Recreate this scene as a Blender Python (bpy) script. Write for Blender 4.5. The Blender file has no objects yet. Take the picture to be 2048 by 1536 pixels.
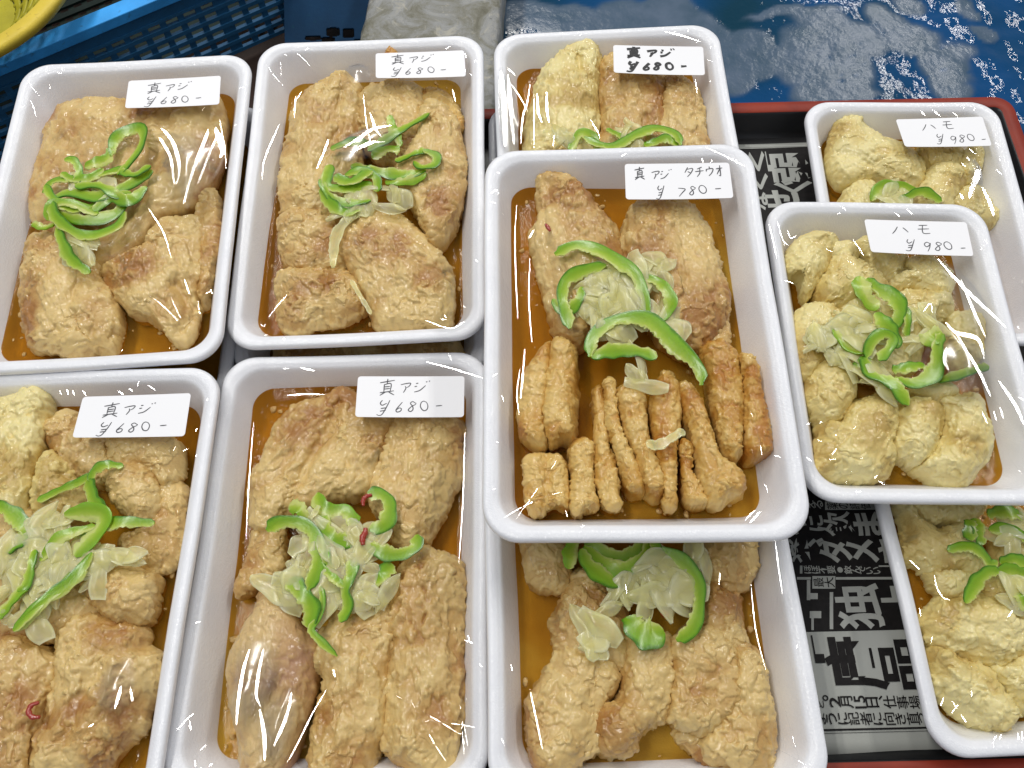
import bpy, math, random
import numpy as np
from mathutils import Matrix, Vector

SC = bpy.context.scene
COL = SC.collection
rad = math.radians

# ------------------------------------------------------------------ camera, world, lamps, exposure
FPX, CX, CY = 1657.0, 1024.0, 768.0            # focal length and centre for a 2048 px wide frame
CAM = np.array([0.0, 0.0, 0.45])
PITCH, ROLL = rad(65.338), rad(1.35)
_fw = np.array([0, math.cos(PITCH), -math.sin(PITCH)])
_r = np.array([1.0, 0, 0])
_u = np.cross(_r, _fw)
_c, _s = math.cos(ROLL), math.sin(ROLL)
RIGHT, UP, FWD = _c * _r - _s * _u, _s * _r + _c * _u, _fw
cam = bpy.data.cameras.new('camera')
cam.sensor_width = 36.0
cam.lens = FPX / 2048 * 36
cam.clip_start, cam.clip_end = 0.01, 50
camo = bpy.data.objects.new('camera', cam)
COL.objects.link(camo)
camo.matrix_world = Matrix([[RIGHT[i], UP[i], -FWD[i], CAM[i]] for i in range(3)] + [[0, 0, 0, 1]])
SC.camera = camo

W = bpy.data.worlds.new('World')
SC.world = W
W.use_nodes = True
W.node_tree.nodes['Background'].inputs[0].default_value = (0.84, 0.89, 0.98, 1)
W.node_tree.nodes['Background'].inputs[1].default_value = 0.34

def tube(x, y, z, length, watts, along_y=True, col=(1.0, 0.975, 0.93)):
    l = bpy.data.lights.new('fluorescent_tube', 'AREA')
    l.shape = 'RECTANGLE'
    l.size, l.size_y = 0.030, length
    l.energy, l.color = watts, col
    o = bpy.data.objects.new('fluorescent_tube', l)
    COL.objects.link(o)
    o.location = (x, y, z)
    if not along_y:
        o.rotation_euler = (0, 0, rad(90))

TUBE_W = 7.0
LAMPS = []
for fx, fy in ((-0.72, 0.25), (-0.72, 1.75), (1.32, 1.15), (1.45, 2.55), (0.02, 2.0)):
    for dx in (-0.055, 0.055):
        tube(fx + dx, fy, 1.9, 1.15, TUBE_W)
        LAMPS.append((fx + dx, fy, 1.9))

SC.view_settings.view_transform = 'Standard'
SC.view_settings.look = 'None'
SC.view_settings.exposure = 0.05
SC.view_settings.gamma = 1.0
try:
    SC.view_settings.use_curve_mapping = False
except Exception:
    pass
SC.cycles.max_bounces = 10
SC.cycles.transparent_max_bounces = 24
SC.cycles.caustics_reflective = False
SC.cycles.caustics_refractive = False
SC.cycles.sample_clamp_indirect = 6.0

# ------------------------------------------------------------------ helpers
def ray(px, py):
    d = RIGHT * ((px - CX) / FPX) - UP * ((py - CY) / FPX) + FWD
    return d

def at(px, py, z):
    d = ray(px, py)
    return CAM + d * ((z - CAM[2]) / d[2])

def tag(o, label=None, cat=None, group=None, kind=None):
    if label: o['label'] = label
    if cat: o['category'] = cat
    if group: o['group'] = group
    if kind: o['kind'] = kind
    return o

def mesh_obj(name, verts, faces, mat, parent=None, M=None, smooth=True, attrs=None):
    """Link verts/faces as one mesh object. verts are in the frame M (4x4) or world."""
    v = np.asarray(verts, dtype=np.float64)
    me = bpy.data.meshes.new(name)
    me.from_pydata(v.tolist(), [], [list(f) for f in faces] if not isinstance(faces, np.ndarray) else faces.tolist())
    if attrs:
        for k, a in attrs.items():
            a = np.asarray(a, dtype=np.float32)
            if a.ndim == 2:
                me.attributes.new(k, 'FLOAT_VECTOR', 'POINT').data.foreach_set('vector', a.ravel())
            else:
                me.attributes.new(k, 'FLOAT', 'POINT').data.foreach_set('value', a)
    if smooth:
        me.polygons.foreach_set('use_smooth', [True] * len(me.polygons))
    me.update()
    mats = mat if isinstance(mat, (list, tuple)) else [mat]
    for m in mats:
        me.materials.append(m)
    o = bpy.data.objects.new(name, me)
    COL.objects.link(o)
    if parent is not None:
        o.parent = parent
        o.matrix_parent_inverse = Matrix.Identity(4)
        if M is not None:
            o.matrix_local = M
    elif M is not None:
        o.matrix_world = M
    return o

def empty(name, M):
    o = bpy.data.objects.new(name, None)
    o.empty_display_size = 0.01
    COL.objects.link(o)
    o.matrix_world = M
    return o

def box_vf(x0, y0, z0, x1, y1, z1):
    v = [(x0, y0, z0), (x1, y0, z0), (x1, y1, z0), (x0, y1, z0), (x0, y0, z1), (x1, y0, z1), (x1, y1, z1), (x0, y1, z1)]
    f = [(3, 2, 1, 0), (4, 5, 6, 7), (0, 1, 5, 4), (1, 2, 6, 5), (2, 3, 7, 6), (3, 0, 4, 7)]
    return v, f

class MB:
    def __init__(s): s.v, s.f = [], []
    def add(s, v, f):
        n = len(s.v)
        s.v += [tuple(p) for p in v]
        s.f += [tuple(i + n for i in q) for q in f]
        return s
    def box(s, *a): return s.add(*box_vf(*a))

# --- vectorised noise
def _hash(ix, iy, iz, seed):
    h = (ix.astype(np.int64) * 374761393 + iy.astype(np.int64) * 668265263 + iz.astype(np.int64) * 2147483647 + seed * 974634221) & 0xffffffff
    h = ((h ^ (h >> 13)) * 1274126177) & 0xffffffff
    h = ((h ^ (h >> 16)) * 2246822519) & 0xffffffff
    return ((h ^ (h >> 15)) & 0xffffff) / float(0xffffff)

def vnoise(p, scale, seed=0):
    """smooth value noise in [0,1]; p n x 3 in metres, scale = feature size in metres"""
    q = p / scale + 1000.0
    i = np.floor(q).astype(np.int64)
    f = q - i
    f = f * f * f * (f * (f * 6 - 15) + 10)
    out = 0
    for dx in (0, 1):
        for dy in (0, 1):
            for dz in (0, 1):
                w = (f[:, 0] if dx else 1 - f[:, 0]) * (f[:, 1] if dy else 1 - f[:, 1]) * (f[:, 2] if dz else 1 - f[:, 2])
                out = out + w * _hash(i[:, 0] + dx, i[:, 1] + dy, i[:, 2] + dz, seed)
    return out

def fbm(p, scale, seed=0, oct=3):
    a, s, t = 0.0, 1.0, 0.0
    for k in range(oct):
        a = a + s * vnoise(p, scale / (2.03 ** k), seed + 17 * k)
        t += s
        s *= 0.5
    return a / t

def worley(p, scale, seed=0):
    """distance to the nearest jittered lattice point, in cell units"""
    q = p / scale + 1000.0
    i = np.floor(q).astype(np.int64)
    best = np.full(len(p), 9.0)
    cid = np.zeros(len(p))
    for dx in (-1, 0, 1):
        for dy in (-1, 0, 1):
            for dz in (-1, 0, 1):
                a, b, c = i[:, 0] + dx, i[:, 1] + dy, i[:, 2] + dz
                d = np.sqrt((a + _hash(a, b, c, seed) - q[:, 0]) ** 2 + (b + _hash(a, b, c, seed + 1) - q[:, 1]) ** 2 + (c + _hash(a, b, c, seed + 2) - q[:, 2]) ** 2)
                m = d < best
                best[m] = d[m]
                cid[m] = _hash(a, b, c, seed + 5)[m]
    return best, cid

def sstep(a, b, x):
    t = np.clip((x - a) / (b - a), 0, 1)
    return t * t * (3 - 2 * t)

def catmull(pts, n, closed=False):
    """n points evenly spaced along a Catmull-Rom curve through pts"""
    P = np.asarray(pts, dtype=float)
    m = len(P)
    dense = []
    segs = m if closed else m - 1
    for i in range(segs):
        if closed:
            a, b, c, d = P[(i - 1) % m], P[i], P[(i + 1) % m], P[(i + 2) % m]
        else:
            b, c = P[i], P[i + 1]
            a = P[i - 1] if i > 0 else 2 * b - c
            d = P[i + 2] if i + 2 < m else 2 * c - b
        t = np.linspace(0, 1, 14, endpoint=False)[:, None]
        dense.append(0.5 * ((2 * b) + (-a + c) * t + (2 * a - 5 * b + 4 * c - d) * t ** 2 + (-a + 3 * b - 3 * c + d) * t ** 3))
    D = np.vstack(dense + [P[:1] if closed else P[-1:]])
    L = np.concatenate([[0], np.cumsum(np.linalg.norm(np.diff(D, axis=0), axis=1))])
    s = np.linspace(0, L[-1], n, endpoint=not closed)
    return np.stack([np.interp(s, L, D[:, k]) for k in range(D.shape[1])], 1)

# ------------------------------------------------------------------ materials
def mat(name):
    m = bpy.data.materials.new(name)
    m.use_nodes = True
    nt = m.node_tree
    b = nt.nodes['Principled BSDF']
    return m, nt, b

def setin(b, **kw):
    for k, v in kw.items():
        k = k.replace('_', ' ')
        if k in b.inputs:
            b.inputs[k].default_value = v

def N(nt, t, **kw):
    n = nt.nodes.new(t)
    for k, v in kw.items():
        if hasattr(n, k):
            setattr(n, k, v)
        else:
            n.inputs[k.replace('_', ' ')].default_value = v
    return n

def ramp(nt, src, stops):
    r = nt.nodes.new('ShaderNodeValToRGB')
    e = r.color_ramp.elements
    while len(e) < len(stops):
        e.new(0.5)
    for k, (p, c) in enumerate(stops):
        e[k].position = p
        e[k].color = (*c, 1) if len(c) == 3 else c
    nt.links.new(src, r.inputs[0])
    return r.outputs[0]

def noise(nt, scale, detail=4, rough=0.55, dist=0.0, vec=None):
    n = nt.nodes.new('ShaderNodeTexNoise')
    n.inputs['Scale'].default_value = scale
    n.inputs['Detail'].default_value = detail
    n.inputs['Roughness'].default_value = rough
    n.inputs['Distortion'].default_value = dist
    nt.links.new(vec or coords(nt), n.inputs['Vector'])
    return n.outputs['Fac']

def coords(nt):
    for n in nt.nodes:
        if n.bl_idname == 'ShaderNodeTexCoord':
            return n.outputs['Object']
    return nt.nodes.new('ShaderNodeTexCoord').outputs['Object']

def mix(nt, fac, a, b, mode='MIX'):
    n = nt.nodes.new('ShaderNodeMix')
    n.data_type = 'RGBA'
    n.blend_type = mode
    for sock, v in ((n.inputs[0], fac), (n.inputs[6], a), (n.inputs[7], b)):
        if isinstance(v, (int, float)): sock.default_value = v
        elif isinstance(v, tuple): sock.default_value = (*v, 1) if len(v) == 3 else v
        else: nt.links.new(v, sock)
    return n.outputs[2]

def bump(nt, h, strength, dist, b, sock='Normal', prev=None):
    n = nt.nodes.new('ShaderNodeBump')
    n.inputs['Strength'].default_value = strength
    n.inputs['Distance'].default_value = dist
    nt.links.new(h, n.inputs['Height'])
    if prev is not None:
        nt.links.new(prev, n.inputs['Normal'])
    nt.links.new(n.outputs[0], b.inputs[sock])
    return n.outputs[0]

def attr(nt, name):
    a = nt.nodes.new('ShaderNodeAttribute')
    a.attribute_name = name
    return a.outputs['Fac']

def math_n(nt, op, a, b=None):
    n = nt.nodes.new('ShaderNodeMath')
    n.operation = op
    for s, v in zip(n.inputs, (a, b)):
        if v is None: continue
        if isinstance(v, (int, float)): s.default_value = v
        else: nt.links.new(v, s)
    return n.outputs[0]

def lin(r, g, b):
    f = lambda c: (c / 255 / 12.92) if c <= 10 else ((c / 255 + 0.055) / 1.055) ** 2.4
    return (f(r), f(g), f(b))

def plain(name, col, rough=0.5, **kw):
    m, nt, b = mat(name)
    setin(b, Base_Color=(*col, 1), Roughness=rough, **kw)
    return m

def make_foam():
    m, nt, b = mat('polystyrene_foam')
    setin(b, Base_Color=(0.83, 0.825, 0.85, 1), Roughness=0.42, Subsurface_Weight=0.25, Subsurface_Scale=0.004,
          Coat_Weight=0.45, Coat_Roughness=0.12)
    b.inputs['Subsurface Radius'].default_value = (1, 1, 1)
    v = nt.nodes.new('ShaderNodeTexVoronoi')
    v.inputs['Scale'].default_value = 1100
    nt.links.new(coords(nt), v.inputs['Vector'])
    bump(nt, v.outputs['Distance'], 0.25, 0.0004, b)
    nn = noise(nt, 330, 3, 0.6, 0.4)
    bump(nt, nn, 0.55, 0.0012, b, 'Coat Normal')
    tone = ramp(nt, noise(nt, 60, 3), [(0.3, (0.825, 0.835, 0.875)), (0.7, (0.875, 0.885, 0.92))])
    nt.links.new(tone, b.inputs['Base Color'])
    return m

def make_batter(name, pale, mid, brown, grey, grey_amt):
    m, nt, b = mat(name)
    thick = attr(nt, 'crust')
    fine = noise(nt, 420, 5, 0.62, 0.3)
    mixv = math_n(nt, 'ADD', math_n(nt, 'MULTIPLY', thick, 0.75), math_n(nt, 'MULTIPLY', fine, 0.34))
    base = ramp(nt, mixv, [(0.22, brown), (0.44, mid), (0.74, pale)])
    # toasted spots
    t = ramp(nt, noise(nt, 70, 4, 0.6, 0.6), [(0.60, (0, 0, 0)), (0.74, (1, 1, 1))])
    base = mix(nt, math_n(nt, 'MULTIPLY', t, 0.4), base, brown)
    # skin that shows through
    g = ramp(nt, noise(nt, 48, 4, 0.62, 0.8), [(0.60, (0, 0, 0)), (0.70, (1, 1, 1))])
    inv = math_n(nt, 'SUBTRACT', 1.05, thick)
    base = mix(nt, math_n(nt, 'MULTIPLY', math_n(nt, 'MULTIPLY', g, grey_amt), inv), base, grey)
    nt.links.new(base, b.inputs['Base Color'])
    setin(b, Subsurface_Weight=0.2, Subsurface_Scale=0.0022, Coat_Weight=0.45, Coat_Roughness=0.09, Specular_IOR_Level=0.45)
    b.inputs['Subsurface Radius'].default_value = (1.0, 0.78, 0.34)
    rg = ramp(nt, noise(nt, 160, 3), [(0.35, (0.30,) * 3), (0.65, (0.62,) * 3)])
    nt.links.new(rg, b.inputs['Roughness'])
    vv = nt.nodes.new('ShaderNodeTexVoronoi')
    vv.inputs['Scale'].default_value = 650
    vv.feature = 'SMOOTH_F1'
    nt.links.new(coords(nt), vv.inputs['Vector'])
    hh = math_n(nt, 'ADD', math_n(nt, 'MULTIPLY', vv.outputs['Distance'], -0.7), noise(nt, 900, 4, 0.6))
    bump(nt, hh, 0.35, 0.0006, b)
    return m

def make_sauce():
    m, nt, b = mat('amber_sauce')
    nt.nodes.remove(b)
    out = nt.nodes['Material Output']
    tr = nt.nodes.new('ShaderNodeBsdfTransparent')
    dep = math_n(nt, 'ADD', math_n(nt, 'MULTIPLY', attr(nt, 'depth'), 110.0), math_n(nt, 'MULTIPLY', math_n(nt, 'SUBTRACT', noise(nt, 26, 3), 0.5), 1.3))
    c = ramp(nt, dep, [(0.0, (0.98, 0.94, 0.74)), (0.35, (0.93, 0.76, 0.30)), (0.75, (0.76, 0.50, 0.125)), (1.0, (0.66, 0.39, 0.08))])
    nt.links.new(c, tr.inputs[0])
    di = nt.nodes.new('ShaderNodeBsdfDiffuse')
    di.inputs[0].default_value = (0.62, 0.33, 0.04, 1)
    m1 = nt.nodes.new('ShaderNodeMixShader')
    nt.links.new(ramp(nt, dep, [(0.0, (0.02,) * 3), (0.6, (0.10,) * 3)]), m1.inputs[0])
    nt.links.new(tr.outputs[0], m1.inputs[1]); nt.links.new(di.outputs[0], m1.inputs[2])
    gl = nt.nodes.new('ShaderNodeBsdfGlossy')
    gl.inputs['Roughness'].default_value = 0.06
    fr = nt.nodes.new('ShaderNodeFresnel')
    fr.inputs[0].default_value = 1.34
    bp = nt.nodes.new('ShaderNodeBump')
    bp.inputs['Strength'].default_value = 0.25
    bp.inputs['Distance'].default_value = 0.002
    nt.links.new(noise(nt, 90, 3), bp.inputs['Height'])
    nt.links.new(bp.outputs[0], gl.inputs['Normal'])
    m2 = nt.nodes.new('ShaderNodeMixShader')
    nt.links.new(math_n(nt, 'MULTIPLY', fr.outputs[0], 0.35), m2.inputs[0]); nt.links.new(m1.outputs[0], m2.inputs[1]); nt.links.new(gl.outputs[0], m2.inputs[2])
    nt.links.new(m2.outputs[0], out.inputs['Surface'])
    return m

def make_pepper():
    m, nt, b = mat('green_pepper_flesh')
    u = attr(nt, 'skin')
    n = noise(nt, 260, 3)
    uu = math_n(nt, 'ADD', u, math_n(nt, 'MULTIPLY', math_n(nt, 'SUBTRACT', n, 0.5), 0.22))
    c = ramp(nt, uu, [(0.03, (0.74, 0.78, 0.26)), (0.17, (0.50, 0.65, 0.085)), (0.42, (0.33, 0.53, 0.030)), (0.80, (0.19, 0.40, 0.012)), (0.96, (0.06, 0.19, 0.005))])
    nt.links.new(c, b.inputs['Base Color'])
    setin(b, Roughness=0.26, Subsurface_Weight=0.3, Subsurface_Scale=0.0025, Coat_Weight=0.25, Coat_Roughness=0.12)
    b.inputs['Subsurface Radius'].default_value = (1.0, 0.9, 0.2)
    bump(nt, noise(nt, 700, 3), 0.3, 0.0004, b)
    out = nt.nodes['Material Output']
    tr = nt.nodes.new('ShaderNodeBsdfTransparent')
    tr.inputs[0].default_value = (0.80, 0.95, 0.42, 1)
    ms = nt.nodes.new('ShaderNodeMixShader')
    nt.links.new(ramp(nt, uu, [(0.1, (0.66,) * 3), (0.55, (0.72,) * 3), (0.8, (0.97,) * 3)]), ms.inputs[0])
    nt.links.new(tr.outputs[0], ms.inputs[1]); nt.links.new(b.outputs[0], ms.inputs[2])
    nt.links.new(ms.outputs[0], out.inputs['Surface'])
    return m

def make_onion():
    m, nt, b = mat('onion_flesh')
    c = ramp(nt, noise(nt, 120, 3), [(0.3, (0.90, 0.88, 0.40)), (0.7, (0.95, 0.93, 0.60))])
    nt.links.new(c, b.inputs['Base Color'])
    setin(b, Roughness=0.25, Coat_Weight=0.4, Coat_Roughness=0.08, Subsurface_Weight=0.4, Subsurface_Scale=0.002)
    b.inputs['Subsurface Radius'].default_value = (1, 0.9, 0.5)
    out = nt.nodes['Material Output']
    tr = nt.nodes.new('ShaderNodeBsdfTransparent')
    tr.inputs[0].default_value = (1, 0.985, 0.88, 1)
    ms = nt.nodes.new('ShaderNodeMixShader')
    fac = ramp(nt, attr(nt, 'edge'), [(0.0, (0.24,) * 3), (0.7, (0.38,) * 3), (1.0, (0.75,) * 3)])
    nt.links.new(fac, ms.inputs[0])
    nt.links.new(tr.outputs[0], ms.inputs[1]); nt.links.new(b.outputs[0], ms.inputs[2])
    nt.links.new(ms.outputs[0], out.inputs['Surface'])
    return m

def make_clear():
    m, nt, b = mat('clear_plastic_film')
    nt.nodes.remove(b)
    tr = nt.nodes.new('ShaderNodeBsdfTransparent')
    tr.inputs[0].default_value = (0.975, 0.975, 0.975, 1)
    nt.links.new(tr.outputs[0], nt.nodes['Material Output'].inputs['Surface'])
    return m

def make_crease(name, gain, rough):
    m, nt, b = mat(name)
    nt.nodes.remove(b)
    tr = nt.nodes.new('ShaderNodeBsdfTransparent')
    tr.inputs[0].default_value = (0.98, 0.98, 0.98, 1)
    gl = nt.nodes.new('ShaderNodeBsdfGlossy')
    gl.inputs['Roughness'].default_value = rough
    fr = nt.nodes.new('ShaderNodeFresnel')
    fr.inputs[0].default_value = 1.5
    fac = math_n(nt, 'MINIMUM', math_n(nt, 'MULTIPLY', fr.outputs[0], gain), 0.8)
    if name == 'film_fold_glint':                                   # highlight put in: normals aimed to mirror a tube at the camera
        a_ = nt.nodes.new('ShaderNodeAttribute'); a_.attribute_name = 'glint_normal'
        vt = nt.nodes.new('ShaderNodeVectorTransform')
        vt.vector_type, vt.convert_from, vt.convert_to = 'NORMAL', 'OBJECT', 'WORLD'
        nt.links.new(a_.outputs['Vector'], vt.inputs[0])
        nt.links.new(vt.outputs[0], gl.inputs['Normal'])
        nt.links.new(vt.outputs[0], fr.inputs['Normal'])
    if name == 'film_blister':
        fac = math_n(nt, 'MULTIPLY', fac, attr(nt, 'taut'))  # glare put in by mask: reflection strength per point, fading at the blister's rim
    ms = nt.nodes.new('ShaderNodeMixShader')
    nt.links.new(fac, ms.inputs[0])
    nt.links.new(tr.outputs[0], ms.inputs[1]); nt.links.new(gl.outputs[0], ms.inputs[2])
    nt.links.new(ms.outputs[0], nt.nodes['Material Output'].inputs['Surface'])
    return m

MAT = {
    'foam': make_foam(),
    'tan': make_batter('fried_batter_tan', lin(217, 188, 124), lin(195, 157, 92), lin(164, 114, 54), lin(116, 110, 80), 0.8),
    'hamo': make_batter('fried_batter_pale', lin(232, 217, 154), lin(218, 196, 124), lin(190, 160, 88), lin(150, 146, 108), 0.7),
    'stick': make_batter('fried_batter_golden', lin(218, 184, 110), lin(202, 157, 76), lin(178, 118, 38), lin(130, 122, 94), 0.5),
    'skin': make_batter('fish_skin', lin(212, 182, 126), lin(194, 156, 104), lin(176, 134, 100), lin(134, 112, 104), 0.8),
    'sauce': make_sauce(),
    'pepper': make_pepper(),
    'onion': make_onion(),
    'clear': make_clear(),
    'crease': make_crease('film_fold_glint', 3.2, 0.045), 'bulge': make_crease('film_blister', 3.2, 0.16),
    'paper': plain('label_paper', (0.86, 0.86, 0.88), 0.45),
    'ink': plain('pen_ink', (0.06, 0.06, 0.07), 0.5),
    'marker': plain('marker_ink', (0.012, 0.012, 0.014), 0.4),
    'chili': plain('red_chili_skin', (0.34, 0.028, 0.012), 0.22, Coat_Weight=0.5),
}
# ------------------------------------------------------------------ trays: where each one stands (millimetres, degrees)
WL, LL = 0.14499, 0.21883          # large tray
WS, LS = 0.12497, 0.17793          # small tray
POSE = {
    'T1': (-230.4, 305.3, 57.9, 0.27, -0.14, 1.91, 0), 'T2': (-85.8, 320.1, 52.8, 1.88, -1.19, 0.28, 0),
    'T3': (66.6, 322.6, 57.3, 0.16, -1.67, 0.32, 0), 'T4': (-227.3, 87.3, 55.0, -0.78, -0.94, -0.48, 0),
    'T5': (-85.8, 98.8, 45.7, -2.08, 0.11, -0.22, 0), 'T6': (57.7, 94.7, 60.7, -1.04, -0.34, 0.22, 0),
    'TC': (59.0, 196.6, 92.4, -0.35, -2.18, -1.06, 0), 'T7': (255.1, 302.3, 28.8, 0.95, -1.2, -2.62, 1),
    'T8': (206.5, 199.8, 59.6, -0.04, 0.21, -2.12, 1), 'T9': (251.8, 88.2, 30.0, -0.05, 0.0, 0.99, 1),
    'U1': (-231.0, 292.0, 28.8, 0, 0, 0.4, 0), 'U2': (-86.5, 296.0, 28.8, 0, 0, 0.2, 2), 'U3': (61.0, 290.0, 28.8, 0, 0, 0.3, 0),
}
def mat_of(n):
    x, y, z, a, b, c, k = POSE[n]
    R = Matrix.Rotation(rad(c), 4, 'Z') @ Matrix.Rotation(rad(b), 4, 'Y') @ Matrix.Rotation(rad(a), 4, 'X')
    return Matrix.Translation((x / 1000, y / 1000, z / 1000)) @ R
TM = {n: mat_of(n) for n in POSE}
TI = {n: np.array(TM[n].inverted()) for n in POSE}
DIM = {n: ((WL, LL), (WS, LS), (WL, 0.1925))[POSE[n][6]] for n in POSE}

def to_tray(n, pts, w):
    """pixels of the 2048 px photograph -> points of the tray's own frame at height w (metres above its rim)"""
    A = TI[n]
    o = A[:3, :3] @ CAM + A[:3, 3]
    out = []
    for i, (px, py) in enumerate(pts):
        d = A[:3, :3] @ ray(px, py)
        ww = w[i] if hasattr(w, '__len__') else w
        out.append(o + d * ((ww - o[2]) / d[2]))
    return np.array(out)

def rrect(w, l, r, nc=10, ns=8):
    """outline of a rounded rectangle, counter-clockwise"""
    pts = []
    hx, hy = w / 2 - r, l / 2 - r
    cs = [(hx, -hy, -90), (hx, hy, 0), (-hx, hy, 90), (-hx, -hy, 180)]
    for k, (cx_, cy_, a0) in enumerate(cs):
        for j in range(nc + 1):
            a = rad(a0 + 90 * j / nc)
            pts.append((cx_ + r * math.cos(a), cy_ + r * math.sin(a)))
        nx_, ny_, na = cs[(k + 1) % 4]
        p0 = np.array(pts[-1]); p1 = np.array((nx_ + r * math.cos(rad(na)), ny_ + r * math.sin(rad(na))))
        for j in range(1, ns):
            pts.append(tuple(p0 + (p1 - p0) * j / ns))
    return np.array(pts)

PROFILE = [(19, -28.0), (17.5, -27.6), (16.5, -26.6), (4.6, -6.0), (1.4, -5.2), (0.5, -4.6), (0.05, -3.6), (0.0, -2.4), (0.3, -1.1), (1.0, -0.3), (2.0, 0.0),
           (3.8, -0.05), (4.8, -0.3), (5.5, -0.75), (6.1, -1.1), (6.8, -1.45), (7.5, -2.2), (8.2, -3.5), (8.9, -5.2), (12.6, -14.0), (16.3, -22.0), (17.3, -24.2), (18.8, -25.6), (21.0, -26.0)]

def tray_mesh(n, parent, name='tray_body'):
    w, l = DIM[n]
    rng = np.random.default_rng(abs(hash(n)) % 1000 if False else sum(map(ord, n)))
    V, F = [], []
    m = None
    ph = rng.uniform(0, 6.28, 6)
    for ins, z in PROFILE:
        i = ins / 1000
        o = rrect(w - 2 * i, l - 2 * i, max(0.0175 - 0.42 * i, 0.006))
        m = len(o)
        ang = np.arctan2(o[:, 1], o[:, 0])
        wob = 0.00035 * np.sin(2 * ang + ph[0]) + 0.0002 * np.sin(5 * ang + ph[1])
        zz = np.full(m, z / 1000) + 0.0005 * np.sin(2 * ang + ph[2]) + 0.00025 * np.sin(4 * ang + ph[3])
        V += list(np.column_stack([o[:, 0] * (1 + wob / 0.07), o[:, 1] * (1 + wob / 0.1), zz]))
    k = len(PROFILE)
    for a in range(k - 1):
        for j in range(m):
            F.append((a * m + j, a * m + (j + 1) % m, (a + 1) * m + (j + 1) % m, (a + 1) * m + j))
    c0 = len(V)
    V.append(np.array([0, 0, -0.028])); V.append(np.array([0, 0, -0.026]))
    for j in range(m):
        F.append((c0, (j + 1) % m, j))
        F.append((c0 + 1, (k - 1) * m + j, (k - 1) * m + (j + 1) % m))
    return mesh_obj(name, V, F, MAT['foam'], parent)

def film_w(n, u, v):
    w, l = DIM[n]
    a = np.clip(1 - (2 * u / w) ** 2, 0, 1); b = np.clip(1 - (2 * v / l) ** 2, 0, 1)
    return 0.0004 + 0.0052 * np.sqrt(a * b)

def film_mesh(n, parent):
    w, l = DIM[n]
    V, F = [], []
    rings = [0.0, 0.15, 0.32, 0.5, 0.68, 0.84, 0.94, 1.0]
    o = rrect(w - 0.004, l - 0.004, 0.0165)
    m = len(o)
    for s in rings[1:]:
        V += list(np.column_stack([o * s, film_w(n, o[:, 0] * s, o[:, 1] * s)]))
    for a in range(len(rings) - 2):
        for j in range(m):
            F.append((a * m + j, a * m + (j + 1) % m, (a + 1) * m + (j + 1) % m, (a + 1) * m + j))
    c = len(V)
    V.append(np.array([0, 0, float(film_w(n, 0.0, 0.0))]))
    for j in range(m):
        F.append((c, j, (j + 1) % m))
    # the film is folded down over the lip
    o2 = rrect(w + 0.0006, l + 0.0006, 0.0177)
    b = len(V)
    V += list(np.column_stack([rrect(w - 0.001, l - 0.001, 0.0172), np.full(m, 0.0002)]))
    V += list(np.column_stack([o2, np.full(m, -0.0045)]))
    a = (len(rings) - 2) * m
    for j in range(m):
        F.append((a + j, a + (j + 1) % m, b + (j + 1) % m, b + j))
        F.append((b + j, b + (j + 1) % m, b + m + (j + 1) % m, b + m + j))
    return mesh_obj('plastic_film', V, F, MAT['clear'], parent)

def sauce_obj(n, label, level=-0.0185):
    """liquid that lies level in the world however the tray leans; the tray wall cuts its edge"""
    w, l = DIM[n]
    up = np.array(TM[n].inverted().to_3x3() @ Vector((0, 0, 1)))
    o = rrect(w - 0.0255, l - 0.0255, 0.0118)
    m = len(o)
    V = []
    rings = [1.0, 0.985, 0.9, 0.75, 0.55, 0.3]
    for k, s in enumerate(rings):
        p = o * s
        V += list(np.column_stack([p, level - (p @ up[:2]) / up[2] + (0.0005 if k == 0 else 0)]))
    V.append(np.array([0, 0, level]))
    F = [(k * m + j, k * m + (j + 1) % m, (k + 1) * m + (j + 1) % m, (k + 1) * m + j) for k in range(len(rings) - 1) for j in range(m)]
    b = (len(rings) - 1) * m
    F += [(b + j, b + (j + 1) % m, b + m) for j in range(m)]
    dep = np.clip(np.array(V)[:, 2] + 0.026, 0, 0.02)
    ob = mesh_obj('dipping_sauce', V, F, MAT['sauce'], None, TM[n], attrs={'depth': dep})
    tag(ob, label, 'sauce', 'sauce pooled in the foam trays')
    return ob

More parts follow.
